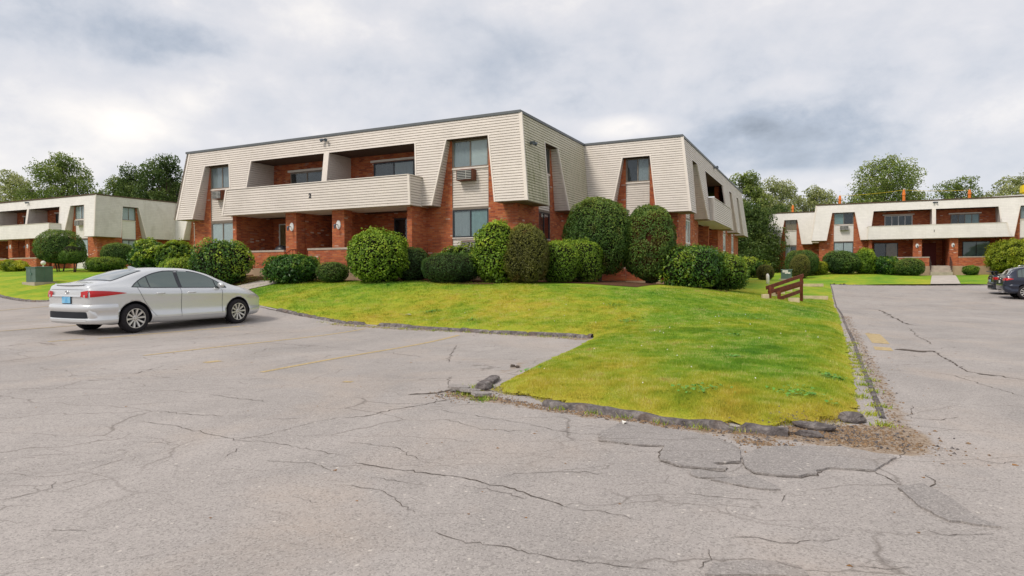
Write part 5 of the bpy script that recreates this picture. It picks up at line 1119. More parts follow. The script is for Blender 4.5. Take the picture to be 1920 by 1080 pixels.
shrub('rhododendron', 'yellow green leafy shrub by the left end of the central building', 'ball', 'mid', -35.3, 25.6, 2.0, 3.2, 6460, .14, .08, amp=.12, seed=26, sprig=.16, group=G2, tilt=.8)
shrub('privet', 'low bright hedge shrub behind the windshield of the silver sedan', 'ball', 'light', -30.74, 22.6, 1.76, 2.18, 7140, .08, .05, p=2.8, amp=.04, seed=27, sprig=.16, group=G2)
shrub('flower_bed', 'clump of yellow green perennials before the porch of the left building', 'ball', 'gold', -55.11, 26.5, 2.66, 2.45, 5440, .16, .05, depth=1.2, amp=.2, p=2.2, seed=28, sprig=.16, group=G2, tilt=1.0, cat_='perennials')
G3 = 'shrubs around the right building'
shrub('yew', 'lone olive dome shrub at the lower left corner of the right building', 'ball', 'olive', -4.13, 53.5, 1.3, 1.95, 6120, .08, .03, p=2.3, amp=.035, seed=31, group=G3)
shrub('yew', 'wide dark shrub partly behind the olive egg shrub', 'ball', 'tall', -1.75, 62.2, 2.75, 3.35, 8500, .12, .05, amp=.04, seed=32, group=G3)
shrub('yew', 'tall olive egg shaped shrub beside the right green cabinet', 'egg', 'olive', -1.81, 58.5, 1.57, 2.85, 8500, .08, .03, p=2.3, amp=.035, seed=33, group=G3)
shrub('privet', 'small yellow green shrub between the olive egg and the dark spreading juniper', 'ball', 'gold', -0.35, 63.2, 1.43, 2.3, 4420, .11, .06, p=2.4, amp=.06, seed=34, sprig=.16, group=G3)
shrub('juniper', 'dark spreading juniper under the second window bay of the right building', 'ball', 'dark', 1.37, 64.0, 2.77, 3.2, 9520, .13, .05, p=2.3, amp=.08, seed=35, group=G3)
shrub('viburnum', 'yellow green round shrub right of the dark spreading juniper', 'ball', 'light', 3.22, 64.4, 1.8, 3.3, 7140, .12, .07, amp=.06, seed=36, sprig=.16, group=G3)
shrub('rhododendron', 'mid green leafy shrub left of the entrance steps', 'ball', 'rhodo', 4.8, 64.2, 1.96, 2.75, 5780, .14, .07, amp=.1, seed=37, sprig=.16, group=G3, tilt=.8)
shrub('yew', 'round brownish shrub touching the entrance steps of the right building', 'ball', 'tall', 6.47, 63.4, 2.09, 2.5, 7140, .10, .04, p=2.5, amp=.045, seed=38, group=G3)
shrub('yew', 'tiny round shrub at the low porch wall right of the entrance steps', 'ball', 'mid', 10.69, 62.8, 1.08, 1.9, 3740, .08, .04, amp=.045, seed=39, sprig=.16, group=G3)
shrub('forsythia', 'huge yellow green bush at the right picture edge', 'ball', 'gold', 14.01, 64.0, 3.96, 4.0, 14450, .16, .07, p=2.3, amp=.09, seed=40, sprig=.16, group=G3, tilt=.8)

def tree(name, label, mat, x, y, ztop, w, n=5000, L=.30, low=.32, airy=.0, seed=1, blobs=11, zb=None, group='trees behind the buildings', cat_='tree', shape='round', lean=0):
    z0 = h1(x, y) - .1; root = empty(name, (x, y, z0), label, cat_, group); g = np.random.default_rng(seed); Ht = ztop - z0
    P, N, T = [], [], []; tb = MB(); tips = []
    lowz = Ht * low
    trunk_top = np.array([lean * .5, 0, Ht * .62]); r0 = .028 * Ht ** .9 * .55
    tb.tube([(0, 0, -.3), (g.normal(0, .1), g.normal(0, .1), Ht * .25), (lean * .3, g.normal(0, .15), Ht * .45), tuple(trunk_top), (lean, 0, Ht * .78)], [r0 * 1.2, r0, r0 * .8, r0 * .5, r0 * .15], 9)
    for k in range(blobs):
        f = (k + .5) / blobs; zz = lowz + (Ht - lowz) * (f ** .85) * .93
        env = (math.sin(math.pi * min(1, (.18 + .82 * f))) ** .6 if shape == 'round' else (1.05 - .8 * f))
        a = k * 2.399 + g.uniform(-.5, .5); rad = w * .5 * env * g.uniform(.35, .78)
        c = np.array([math.cos(a) * rad + lean * f, math.sin(a) * rad, zz]); br = w * (.30 - .12 * f) * g.uniform(.75, 1.2)
        br = min(br, (Ht - zz) * 1.0 + .4)
        s = np.array([0, 0, min(zz - Ht * .12, Ht * .55)]) + np.array([lean * f * .4, 0, 0]); m_ = (s + c) / 2 + np.array([0, 0, .04 * Ht])
        tb.tube([tuple(s), tuple(m_), tuple(c)], [r0 * .42, r0 * .26, r0 * .10], 6)
        for q in range(4):
            e = c + g.normal(0, 1, 3) * br * .38; tb.tube([tuple(c * .6 + m_ * .4), tuple(e)], [r0 * .13, .015], 4, cap=False)
        nb = int(3.1 * n * br ** 2 / (blobs * (w * .24) ** 2))
        d = sphere_dirs(nb, g); rr_ = 1 - g.random(nb) ** 1.6 * (.75 if airy > .3 else .5)
        # twig clusters inside the blob
        lump = 1 + lumps(d * br, g, .28, 5.5 / br)
        pos = d * (br * rr_ * lump)[:, None] * np.array([1.05, 1.05, .82]) + c
        if airy:
            sub = lumps(pos, np.random.default_rng(seed + k), 1, 2.2 / max(.8, br)); pos = pos[sub > (-.9 + airy * 1.1)]; 
        nn = (pos - c); ln = np.linalg.norm(nn, axis=1); nn = nn / np.maximum(ln, .01)[:, None]
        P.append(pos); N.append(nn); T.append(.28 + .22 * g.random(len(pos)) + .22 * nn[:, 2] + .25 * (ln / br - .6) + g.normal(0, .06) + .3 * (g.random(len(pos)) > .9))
    P = np.concatenate(P); N = np.concatenate(N); T = np.concatenate(T)
    V, F = leaf_quads(P, N * .5 + np.array([0, 0, .3]), g, L * .72, L * .45, 1.0)
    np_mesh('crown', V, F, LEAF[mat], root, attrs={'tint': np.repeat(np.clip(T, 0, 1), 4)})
    tb.build('trunk', MAT['bark'], root, fixn=False)
    return root
tree('broadleaf_tree', 'tallest round tree behind the left building, near the left picture edge', 'tree_m', -91.5, 50, 17.6, 9.5, 8500, .36, airy=.15, seed=1, blobs=15)
tree('broadleaf_tree', 'ragged pale tree at the very left picture edge behind the left building', 'tree_l', -99, 48, 15.3, 7.5, 3600, .36, airy=.18, seed=2)
tree('broadleaf_tree', 'low dark tree in the gap between the tallest left tree and the pine', 'tree_m', -84, 53, 14.2, 6.5, 4600, .34, airy=.18, seed=3)
tree('pine_tree', 'dark pine left of the broad dark tree above the left building roof', 'tree_d', -77, 50.5, 15.0, 6.0, 5600, .30, low=.2, airy=.2, seed=4, shape='cone', cat_='pine tree', blobs=16)
tree('broadleaf_tree', 'broad dark tree close to the left end of the central building', 'tree_d', -69.6, 49.5, 15.1, 7.5, 6500, .34, airy=.15, seed=5, blobs=14)
tree('broadleaf_tree', 'low dark tree over the left roof between the pine and the broad dark tree', 'tree_d', -73, 53, 13.4, 6.5, 5000, .34, airy=.15, seed=6)
tree('broadleaf_tree', 'yellow green tree rising directly behind the right end of the central building', 'tree_m', -8.4, 80, 13.3, 6.5, 7000, .32, low=.25, airy=.1, seed=7, blobs=14)
tree('broadleaf_tree', 'dark bushy tree filling the gap between the central and right buildings', 'tree_d', -7.0, 72, 8.6, 6.5, 9000, .26, low=.02, seed=8, blobs=16)
tree('broadleaf_tree', 'dark low tree behind the corner of the right building wing', 'tree_d', -5.2, 83, 9.6, 7.0, 8000, .28, low=.02, seed=9, blobs=14)
tree('broadleaf_tree', 'pale feathery tree above the left wing of the right building', 'tree_l', -6.2, 100, 14.9, 8.5, 7600, .34, airy=.15, seed=10, blobs=13)
tree('broadleaf_tree', 'pale feathery tree with a lower crown between the wing tree and the tallest right tree', 'tree_l', -.9, 104, 13.8, 8.5, 6600, .34, airy=.18, seed=11, blobs=13)
tree('broadleaf_tree', 'tallest tree behind the right building with an open ragged crown', 'tree_m', 7.0, 104, 17.9, 11.0, 11500, .36, low=.2, airy=.24, seed=12, blobs=20, lean=.8)
tree('broadleaf_tree', 'small windblown tree right of the tallest one behind the right roof', 'tree_m', 17.0, 113, 15.2, 8.5, 5200, .36, airy=.24, seed=13, lean=1.0)
tree('broadleaf_tree', 'pale windblown tree at the right picture edge behind the right roof', 'tree_l', 23.6, 112, 15.3, 8.5, 5200, .36, airy=.22, seed=14, lean=1.0)
tree('broadleaf_tree', 'low pale tree glimpsed over the right roof between two orange stands', 'tree_l', 12.3, 116, 13.7, 6, 3000, .36, airy=.24, seed=15)
tree('broadleaf_tree', 'dark understory tree standing low in the gap left of the right building', 'tree_d', -12.5, 88, 9.5, 8, 7000, .30, low=.02, seed=16, blobs=14)
shrub('hazel', 'loose green bush at the foot of the dark trees beside the right building wing', 'ball', 'mid', -6.4, 60, 3.6, 2.6, 3600, .16, .09, amp=.15, seed=41, sprig=.16, group='undergrowth bushes at the tree line', cat_='bush')

# ---------------------------------------------------------------- cars
def pchip(xk, yk, x):
    xk = np.asarray(xk, float); yk = np.asarray(yk, float); h = np.diff(xk); dl = np.diff(yk) / h; m = np.zeros(len(xk))
    m[0], m[-1] = dl[0], dl[-1]
    for i in range(1, len(xk) - 1):
        if dl[i - 1] * dl[i] > 0: w1, w2 = 2 * h[i] + h[i - 1], h[i] + 2 * h[i - 1]; m[i] = (w1 + w2) / (w1 / dl[i - 1] + w2 / dl[i])
    i = np.clip(np.searchsorted(xk, x, side='right') - 1, 0, len(h) - 1); t = (x - xk[i]) / h[i]
    return (2 * t ** 3 - 3 * t ** 2 + 1) * yk[i] + (t ** 3 - 2 * t ** 2 + t) * h[i] * m[i] + (-2 * t ** 3 + 3 * t ** 2) * yk[i + 1] + (t ** 3 - t ** 2) * h[i] * m[i + 1]
SEDAN = dict(
    x=[.09, .12, .18, .26, .42, .66, 1.0, 1.4, 1.9, 2.4, 2.9, 3.3, 3.6, 3.9, 4.2, 4.42, 4.56, 4.64],
    zb=[.44, .34, .27, .23, .21, .20, .19, .18, .17, .17, .17, .17, .18, .19, .20, .22, .26, .38],
    w=[.66, .725, .775, .81, .85, .875, .89, .89, .89, .89, .89, .888, .885, .875, .845, .78, .68, .50],
    zs=[.88, .94, .975, .995, 1.0, 1.0, .985, .965, .955, .945, .935, .925, .91, .87, .80, .72, .64, .54],
    zt=[.97, 1.03, 1.065, 1.085, 1.105, 1.155, 1.275, 1.385, 1.434, 1.425, 1.335, 1.175, 1.03, .955, .885, .80, .70, .58],
    yr=[.56, .62, .66, .68, .68, .66, .63, .60, .59, .60, .63, .685, .73, .72, .68, .60, .50, .35],
    wheels=(1.0, 3.70), R=.316, L=4.64, z_up=([.93, 1.1, 1.3, 1.6, 1.9, 2.3, 2.6, 2.85, 3.1, 3.38], [.985, 1.10, 1.205, 1.305, 1.350, 1.352, 1.315, 1.245, 1.13, .965]), win=(.93, 3.38),
    seams=(2.10, 3.22), rear_glass=(.62, 1.36), front_glass=(2.62, 3.52))
SUVP = dict(
    x=[0, .05, .12, .22, .40, .65, 1.0, 1.4, 1.9, 2.4, 2.9, 3.3, 3.6, 3.9, 4.2, 4.42, 4.56, 4.64],
    zb=[.50, .42, .34, .30, .27, .26, .25, .24, .24, .24, .24, .24, .25, .26, .27, .30, .34, .45],
    w=[.70, .79, .83, .86, .89, .905, .915, .92, .92, .92, .92, .915, .91, .90, .87, .80, .70, .52],
    zs=[.72, .90, 1.03, 1.09, 1.09, 1.08, 1.07, 1.06, 1.05, 1.04, 1.03, 1.02, 1.01, .98, .92, .85, .77, .65],
    zt=[.74, .94, 1.12, 1.28, 1.50, 1.60, 1.65, 1.67, 1.675, 1.66, 1.58, 1.42, 1.22, 1.10, 1.03, .95, .84, .70],
    yr=[.60, .70, .74, .73, .69, .68, .67, .66, .65, .65, .66, .70, .76, .76, .72, .64, .54, .38],
    wheels=(.92, 3.62), R=.35, L=4.64, z_up=([.55, .8, 1.1, 1.5, 2.0, 2.4, 2.8, 3.1, 3.4], [1.42, 1.52, 1.56, 1.58, 1.58, 1.55, 1.45, 1.30, 1.08]), win=(.55, 3.4),
    seams=(2.1, 3.2), rear_glass=(.16, .46), front_glass=(2.75, 3.55))
def make_car(name, label, P, loc, rz, paint, scale=1.05, spoiler=False, plate=True, group=None, roofrail=False, lightbar=False):
    root = empty(name, loc, label, 'car', group, rz); root.scale = (scale,) * 3
    cx_ = P['L'] / 2
    def put(nm, mb, mat, parent=None, smooth=False, fix=True, lab=None):
        mb.v = [(p[0] - cx_, p[1], p[2]) for p in mb.v]
        o = mb.build(nm, mat, parent or root, smooth=smooth, fixn=fix)
        if lab: o['label'] = lab
        return o
    NX = 96; X = np.unique(np.r_[np.linspace(P['x'][0], .3, 16), np.linspace(.3, P['L'] - .3, NX - 30), np.linspace(P['L'] - .3, P['L'], 16)])
    q = {k: pchip(P['x'], P[k], X) for k in ('zb', 'w', 'zs', 'zt', 'yr')}
    prof = []
    for i in range(len(X)):
        zb, w, zs, zt, yr = (q[k][i] for k in ('zb', 'w', 'zs', 'zt', 'yr'))
        z1_ = zb + min(.16, (zs - zb) * .4); zr = zt - min(.075, max(.012, (zt - zs) * .30)) if zt - zs > .02 else zs + (zt - zs) * .6
        pts = [(0, zb), (w * .55, zb), (w * .86, zb + .005), (w * .955, zb + .05), (w * 1.0, z1_)]
        for f, k in ((.22, .978), (.50, .982), (.78, 1.0), (.90, .985)): pts.append((w * k, z1_ + (zs - z1_) * f))
        pts += [(w * .942, zs), (w * .942 * .6 + yr * 1.03 * .4, zs + (zr - zs) * .36), (w * .942 * .28 + yr * 1.03 * .72, zs + (zr - zs) * .70), (yr * 1.03, zr), (yr * .90, zr + (zt - zr) * .55), (yr * .55, zr + (zt - zr) * .88), (0, zt)]
        # resample smoothly
        pts = np.array(pts); t = np.arange(len(pts)); tt = np.linspace(0, len(pts) - 1, 46)
        prof.append(np.c_[pchip(t, pts[:, 0], tt), pchip(t, pts[:, 1], tt)])
    prof = np.array(prof); NP = prof.shape[1]
    def side_y(x, z):
        i = np.clip(np.searchsorted(X, x) - 1, 0, len(X) - 2); f = (x - X[i]) / (X[i + 1] - X[i]); r = []
        for k in (i, i + 1):
            pk = prof[k][8:]; zz = np.maximum.accumulate(pk[:, 1]); r.append(np.interp(z, zz, pk[:, 0]))
        return r[0] * (1 - f) + r[1] * f
    def top_z(x, y):
        i = np.clip(np.searchsorted(X, x) - 1, 0, len(X) - 2); f = (x - X[i]) / (X[i + 1] - X[i]); r = []
        for k in (i, i + 1):
            pk = prof[k][22:][::-1]; r.append(np.interp(abs(y), np.maximum.accumulate(pk[:, 0]), pk[:, 1]))
        return r[0] * (1 - f) + r[1] * f
    def rear_x(y, z):
        ok = lambda x: side_y(x, z) >= abs(y) - .001 and top_z(x, y) >= z and pchip(P['x'], P['zb'], np.array([x]))[0] <= z
        for x in np.arange(P['x'][0], .9, .012):
            if ok(x):
                if x == P['x'][0]: return x
                lo, hi = x - .012, x
                for _ in range(7):
                    md_ = (lo + hi) / 2
                    if ok(md_): hi = md_
                    else: lo = md_
                return hi
        return .9
    # body shell
    b = MB(); n2 = 2 * NP - 2
    for i in range(len(X)):
        for j in range(NP): b.v.append((X[i], -prof[i][j][0], prof[i][j][1]))
        for j in range(NP - 2, 0, -1): b.v.append((X[i], prof[i][j][0], prof[i][j][1]))
    for i in range(len(X) - 1):
        for j in range(n2): a = i * n2 + j; a2 = i * n2 + (j + 1) % n2; b.f.append((a, a2, a2 + n2, a + n2)); b.m.append(0)
    b.f.append(tuple(range(n2))[::-1]); b.m.append(0); b.f.append(tuple((len(X) - 1) * n2 + j for j in range(n2))); b.m.append(0)
    dark = MAT['dark']
    body = put('body', b, [paint, dark], smooth=True)
    # wheel arches
    c = MB()
    for wx in P['wheels']:
        for s in (-1, 1): c.lathe((wx, s * .60, P['R'] + .005), (0, s, 0), [(0, 0), (P['R'] + .055, 0), (P['R'] + .055, .5), (0, .5)], 40, 0)
    c.v = [(p[0] - cx_, p[1], p[2]) for p in c.v]
    cut = c.build('cutter', [dark]); md = body.modifiers.new('b', 'BOOLEAN'); md.operation = 'DIFFERENCE'; md.object = cut; md.solver = 'EXACT'; md.material_mode = 'TRANSFER'
    cut.parent = root; bpy.context.view_layer.update(); dg = bpy.context.evaluated_depsgraph_get(); me = bpy.data.meshes.new_from_object(body.evaluated_get(dg)); body.modifiers.clear(); body.data = me; bpy.data.objects.remove(cut)
    me.polygons.foreach_set('use_smooth', [pl.material_index == 0 for pl in me.polygons])
    def spatch(mb, x0, x1, lo, up, o, s, m=0, nx=22, nz=7):
        base = len(mb.v)
        for i in range(nx + 1):
            x = x0 + (x1 - x0) * i / nx; a, c_ = lo(x), max(up(x), lo(x) + .002)
            for k in range(nz + 1): z = a + (c_ - a) * k / nz; mb.v.append((x, s * (side_y(x, z) + o), z))
        for i in range(nx):
            for k in range(nz): a = base + i * (nz + 1) + k; mb.f.append((a, a + 1, a + nz + 2, a + nz + 1)); mb.m.append(m)
    zup = lambda x: float(pchip(P['z_up'][0], P['z_up'][1], np.array([np.clip(x, *P['win'])]))[0])
    zlo = lambda x: float(pchip(P['x'], P['zs'], np.array([x]))[0]) + .012
    w0, w1 = P['win']; s1, s2 = P['seams']; bl = MAT['black']; gm = CARGLASS
    for s in (-1, 1):
        m_ = MB(); spatch(m_, w0, w1, lambda x: zlo(x) - .006, lambda x: zup(x) + .010, .004, s); wo = put('side_window', m_, bl, fix=False, smooth=True)
        for a, c_ in ((w0 + .05, w0 + .20), (w0 + .22, w0 + .42 if w0 > .7 else w0 + .5), (w0 + .445 if w0 > .7 else w0 + .56, s1 - .05), (s1 + .05, s2 - .16), (s2 - .13, w1 - .05)):
            g_ = MB(); spatch(g_, a, c_, lambda x: zlo(x) + .008, lambda x: zup(x) - .012, .008, s, nx=12); put('pane', g_, gm, parent=wo, fix=False, smooth=True)
        # belt strip, sill strip and door seams
        m_ = MB()
        for xs_, z0_, z1_, cur in ((s1, .30, zlo(s1), 0), (s2, .33, .90, .0), (w0 + .14, .33, zlo(w0 + .1) - .01, .42)):
            pts = []
            for k in range(15):
                z = z0_ + (z1_ - z0_) * k / 14; x = xs_ + cur * (1 - k / 14) ** 1.4; pts.append((x, z))
            for (xa, za), (xb, zb_) in zip(pts[:-1], pts[1:]):
                m_.face([(xa - .005, s * (side_y(xa, za) + .0025), za), (xa + .005, s * (side_y(xa, za) + .0025), za), (xb + .005, s * (side_y(xb, zb_) + .0025), zb_), (xb - .005, s * (side_y(xb, zb_) + .0025), zb_)])
        put('door_seam', m_, bl, fix=False)
        m_ = MB(); spatch(m_, P['wheels'][0] + .40, P['wheels'][1] - .42, lambda x: float(pchip(P['x'], P['zb'], np.array([x]))[0]) + .055, lambda x: float(pchip(P['x'], P['zb'], np.array([x]))[0]) + .12, .018, s, nz=3); put('sill_trim', m_, paint, fix=False, smooth=True)
        for hx in (s1 - .62 if w0 > .7 else s1 - .75, s2 - .95):
            h_ = MB(); y_ = side_y(hx, .85); h_.tube([(hx - .01, s * (y_ - .01), .845), (hx + .03, s * (y_ + .030), .85), (hx + .17, s * (y_ + .030), .85), (hx + .21, s * (y_ - .01), .845)], [.012, .014, .014, .012], 8); put('door_handle', h_, paint, smooth=True)
        m_ = MB(); mx_ = s2 - .05; y_ = side_y(mx_, .99); m_.sphere((mx_ - .03, s * (y_ + .13), 1.00), .10, 14, 0, (.62, 1.05, .68)); m_.bar((mx_, s * y_, .96), (mx_ - .01, s * (y_ + .1), .96), .035, .05, 1); put('mirror', m_, [paint, bl], smooth=True)
        # lamps
        zl = P['zs'][4] - .13 if not roofrail else 1.0
        m_ = MB()
        LE = .80 if not roofrail else .42
        spatch(m_, .122 if not roofrail else .10, LE, lambda x: zl - .075 + .075 * max(0, (x - .1) / (LE - .1)) ** 1.1, lambda x: zl + .065 - .060 * ((x - .1) / (LE - .1)) ** 2, .010, s, nx=16)
        base = len(m_.v); ny, nz = 12, 5; LI = .50 if not roofrail else .42
        yo = side_y(.11, zl) 
        for i in range(ny + 1):
            y = LI + (yo + .006 - LI) * i / ny
            for k in range(nz + 1):
                z = zl - .085 + .02 * (1 - i / ny) + (.155 - .05 * (1 - i / ny)) * k / nz; m_.v.append((rear_x(min(y, yo - .01), z) - .014, s * y, z))
        for i in range(ny):
            for k in range(nz): a = base + i * (nz + 1) + k; m_.f.append((a, a + 1, a + nz + 2, a + nz + 1)); m_.m.append(1 if (k < 2 and 4 < i < 8) else 0)
        put('tail_light', m_, [REDLAMP, CLEARLAMP], fix=False, smooth=True)
        m_ = MB(); spatch(m_, P['L'] - .62, P['L'] - .20, lambda x: .66 + (x - P['L'] + .62) * -.06, lambda x: .70 + .06 * math.sin((x - P['L'] + .62) / .42 * 3.14) - (x - P['L'] + .62) * .12, .008, s, nx=10, nz=3); put('headlight', m_, CLEARLAMP, fix=False, smooth=True)
    # front and rear glass
    for nm, (a, c_), inset in (('rear_window', P['rear_glass'], .07), ('windshield', P['front_glass'], .06)):
        for lay, (o_, grow, mt) in enumerate(((.004, 0, bl), (.008, .03, gm))):
            m_ = MB(); nx, ny = 14, 14; base = 0
            for i in range(nx + 1):
                x = a + grow + (c_ - a - 2 * grow) * i / nx; yr = float(pchip(P['x'], P['yr'], np.array([x]))[0]) - inset - grow + (.03 if roofrail else 0)
                for k in range(ny + 1): y = -yr + 2 * yr * k / ny; m_.v.append((x, y, top_z(x, y) + o_))
            for i in range(nx):
                for k in range(ny): q_ = i * (ny + 1) + k; m_.f.append((q_, q_ + 1, q_ + ny + 2, q_ + ny + 1)); m_.m.append(0)
            if lay == 0: wo = put(nm, m_, mt, fix=False, smooth=True)
            else: put('pane', m_, mt, parent=wo, fix=False, smooth=True)
    def rpatch(nm, y0, y1, z0, z1, o, mat, ny=14, nz=5, taper=0, parent=None, lab=None):
        m_ = MB()
        for i in range(ny + 1):
            for k in range(nz + 1):
                z = z0 + (z1 - z0) * k / nz; y = (y0 + (y1 - y0) * i / ny) * (1 + taper * k / nz); m_.v.append((rear_x(y, z) - o, y, z))
        for i in range(ny):
            for k in range(nz): a = i * (nz + 1) + k; m_.f.append((a, a + 1, a + nz + 2, a + nz + 1)); m_.m.append(0)
        return put(nm, m_, mat, fix=False, smooth=True, lab=lab, parent=parent)
    zz = P['zb'][1]
    bz = .44 if not roofrail else .5
    def bgrid(nm, prof_b, mat, ph=90, n=44):
        m_ = MB(); K = len(prof_b); e = 2 / 3.4; Wb = .888 if not roofrail else .915
        for i in range(n + 1):
            f_ = math.radians(-ph + 2 * ph * i / n); sy, cx__ = math.sin(f_), max(0, math.cos(f_))
            for (z, inn) in prof_b:
                m_.v.append((.62 - (.62 - inn) * cx__ ** e, (Wb - inn * .55) * math.copysign(abs(sy) ** e, sy), z))
        for i in range(n):
            for k in range(K - 1): q_ = i * K + k; m_.f.append((q_, q_ + 1, q_ + K + 1, q_ + K)); m_.m.append(0)
        return put(nm, m_, mat, fix=False, smooth=True)
    d_ = .0 if not roofrail else .08
    bgrid('rear_bumper', [(.235 + d_, .10), (.25 + d_, .045), (.30 + d_, .022), (.345 + d_, .020), (.36 + d_, .035), (.49 + d_, .035), (.505 + d_, .012), (.56 + d_, .0), (.615 + d_, .004), (.645 + d_, .03), (.66 + d_, .09), (.665 + d_, .16)], paint)
    bgrid('bumper_insert', [(.362 + d_, .022), (.488 + d_, .022)], MAT['dark'], ph=38, n=20)
    bgrid('bumper_strip', [(.290 + d_, .014), (.335 + d_, .012)], paint if not roofrail else CHROME, ph=36, n=20)
    rpatch('trunk_seam', -.60, .60, .952 if not roofrail else .78, .958 if not roofrail else .787, .004, bl, nz=1)
    # boot lid ledge above the plate
    zl = P['zs'][4] - .13 if not roofrail else .98
    m_ = MB(); ys_ = np.linspace(-.50, .50, 13)
    for y0_, y1_ in zip(ys_[:-1], ys_[1:]):
        xa, xb = rear_x(y0_, zl - .04), rear_x(y1_, zl - .04)
        m_.hexa([(xa - .030, y0_, zl - .060), (xb - .030, y1_, zl - .060), (xb + .03, y1_, zl - .075), (xa + .03, y0_, zl - .075), (xa - .02, y0_, zl - .032), (xb - .02, y1_, zl - .032), (xb + .03, y1_, zl - .032), (xa + .03, y0_, zl - .032)])
    put('trunk_ledge', m_, paint, smooth=False)
    if plate:
        pz = .738 if not roofrail else .87; xa = rear_x(0, pz) ; m_ = MB(); m_.box(xa - .022, xa + .02, -.155, .155, pz - .077, pz + .077, 1); m_.box(xa - .026, xa - .022, -.147, .147, pz - .068, pz + .068, 0)
        put('license_plate', m_, [PLATE if not roofrail else MAT['white'], bl], lab='pale blue license plate' if not roofrail else None)
    m_ = MB(); xa = rear_x(0, zl - .02); m_.lathe((xa - .004, 0, zl + .03), (-1, 0, 0), [(.050, 0), (.050, .012), (.036, .014), (.036, 0)], 20); m_.v = [(p[0], p[1], zl + .03 + (p[2] - zl - .03) * .68) for p in m_.v]; m_.lathe((xa - .004, 0, zl + .03), (-1, 0, 0), [(.026, 0), (.026, .01), (.018, .012), (.018, 0)], 16); put('emblem', m_, CHROME, smooth=True)
    # trunk edge lip
    m_ = MB(); xt = .15
    for y0_, y1_ in zip(ys_[:-1], ys_[1:]):
        if roofrail: break
        f = lambda y: (xt + .05 * (abs(y) / .6) ** 2, top_z(xt + .05 * (abs(y) / .6) ** 2, y))
        (x0_, z0_), (x1_, z1_) = f(y0_), f(y1_)
        m_.hexa([(x0_ - .06, y0_, z0_ - .005), (x1_ - .06, y1_, z1_ - .005), (x1_ + .06, y1_, z1_ - .01), (x0_ + .06, y0_, z0_ - .01), (x0_ - .055, y0_, z0_ + .018), (x1_ - .055, y1_, z1_ + .018), (x1_ + .06, y1_, z1_ + .004), (x0_ + .06, y0_, z0_ + .004)])
    if m_.v: put('trunk_lip', m_, paint)
    if not roofrail:
        m_ = MB(); m_.hexa([(1.42, -.02, 1.385), (1.62, -.006, 1.41), (1.62, .006, 1.41), (1.42, .02, 1.385), (1.40, -.012, 1.455), (1.46, -.004, 1.46), (1.46, .004, 1.46), (1.40, .012, 1.455)]); put('antenna_fin', m_, paint)
    if spoiler:
        m_ = MB()
        for s in (-.45, .45): m_.bar((.28, s, 1.07), (.22, s, 1.27), .03, .10)
        m_.hexa([(.02, -.68, 1.24), (.34, -.68, 1.21), (.34, .68, 1.21), (.02, .68, 1.24), (.0, -.68, 1.29), (.34, -.68, 1.23), (.34, .68, 1.23), (.0, .68, 1.29)]); put('spoiler', m_, MAT['black'])
    if roofrail:
        for s in (-1, 1):
            m_ = MB(); m_.tube([(.9, s * .60, 1.66), (1.0, s * .60, 1.70), (2.3, s * .59, 1.71), (2.45, s * .59, 1.66)], .015, 6); put('roof_rail', m_, CHROME)
        m_ = MB()
        m_.tube([(.10, -.55, .34), (.0, -.55, .33)], .04, 10); put('exhaust', m_, CHROME)
    # underside and exhaust
    m_ = MB(); m_.box(.62, P['L'] - .5, -.60, .60, .19 if not roofrail else .24, .32); put('underbody', m_, dark)
    # wheels
    R = P['R']
    for wx in P['wheels']:
        for s in (-1, 1):
            yo = s * (.885 if not roofrail else .905); wroot = MB(); wd = .205; tr = R
            prof_t = [(tr * .66, 0), (tr * .74, -.012), (tr * .90, -.006), (tr * .975, .012), (tr, .04), (tr, wd - .04), (tr * .975, wd - .012), (tr * .9, wd), (tr * .66, wd)]
            wroot.lathe((wx, yo, R), (0, -s, 0), prof_t, 40, closed=True); wh = put('wheel', wroot, TYRE, smooth=True)
            rm = MB(); rr = tr * .68
            rm.lathe((wx, yo, R), (0, -s, 0), [(rr, .0), (rr * .955, .002), (rr * .93, .03), (rr * .90, .10), (0, .105)], 40, 1)
            rm.lathe((wx, yo, R), (0, -s, 0), [(rr * 1.0, -.004), (rr * .945, -.004), (rr * .935, .02), (rr * .99, .02)], 40, 0, closed=True)
            rm.lathe((wx, yo, R), (0, -s, 0), [(0, .022), (.030, .022), (.062, .030), (.066, .06), (0, .06)], 20, 0)
            for k in range(10):
                a = 2 * math.pi * k / 10 + .1; ca, sa = math.cos(a), math.sin(a); tn = (-sa, ca)
                def pt(r, t, d): return (wx + ca * r + tn[0] * t, yo - s * d, R + sa * r + tn[1] * t)
                rm.hexa([pt(.055, -.016, .062), pt(.055, .016, .062), pt(.055, .013, .026), pt(.055, -.013, .026), pt(rr * .95, -.027, .045), pt(rr * .95, .027, .045), pt(rr * .95, .022, .006), pt(rr * .95, -.022, .006)], 0)
            for k in range(5):
                a = 2 * math.pi * k / 5; rm.lathe((wx + .034 * math.cos(a), yo - s * .018, R + .034 * math.sin(a)), (0, -s, 0), [(0, -.002), (.007, 0), (.007, .01)], 8, 1)
            rm.v = [(p[0] - cx_, p[1], p[2]) for p in rm.v]
            rm.build('rim', [RIM, dark], wh, smooth=False)
    return root
def simple(name, col, rough, spec=.5, metal=0, coat=0):
    m = M(name, rough, spec, metal); m.color(col); m.b.inputs['Coat Weight'].default_value = coat; m.b.inputs['Coat Roughness'].default_value = .03; return m.mat
CARGLASS = simple('car_glass', (.10, .135, .12), .03, 1.0, .45, 1.0); REDLAMP = simple('red_lamp', (.50, .006, .010), .25, .4, 0, .35); CLEARLAMP = simple('clear_lamp', (.55, .50, .50), .12, .6, .2, 1)
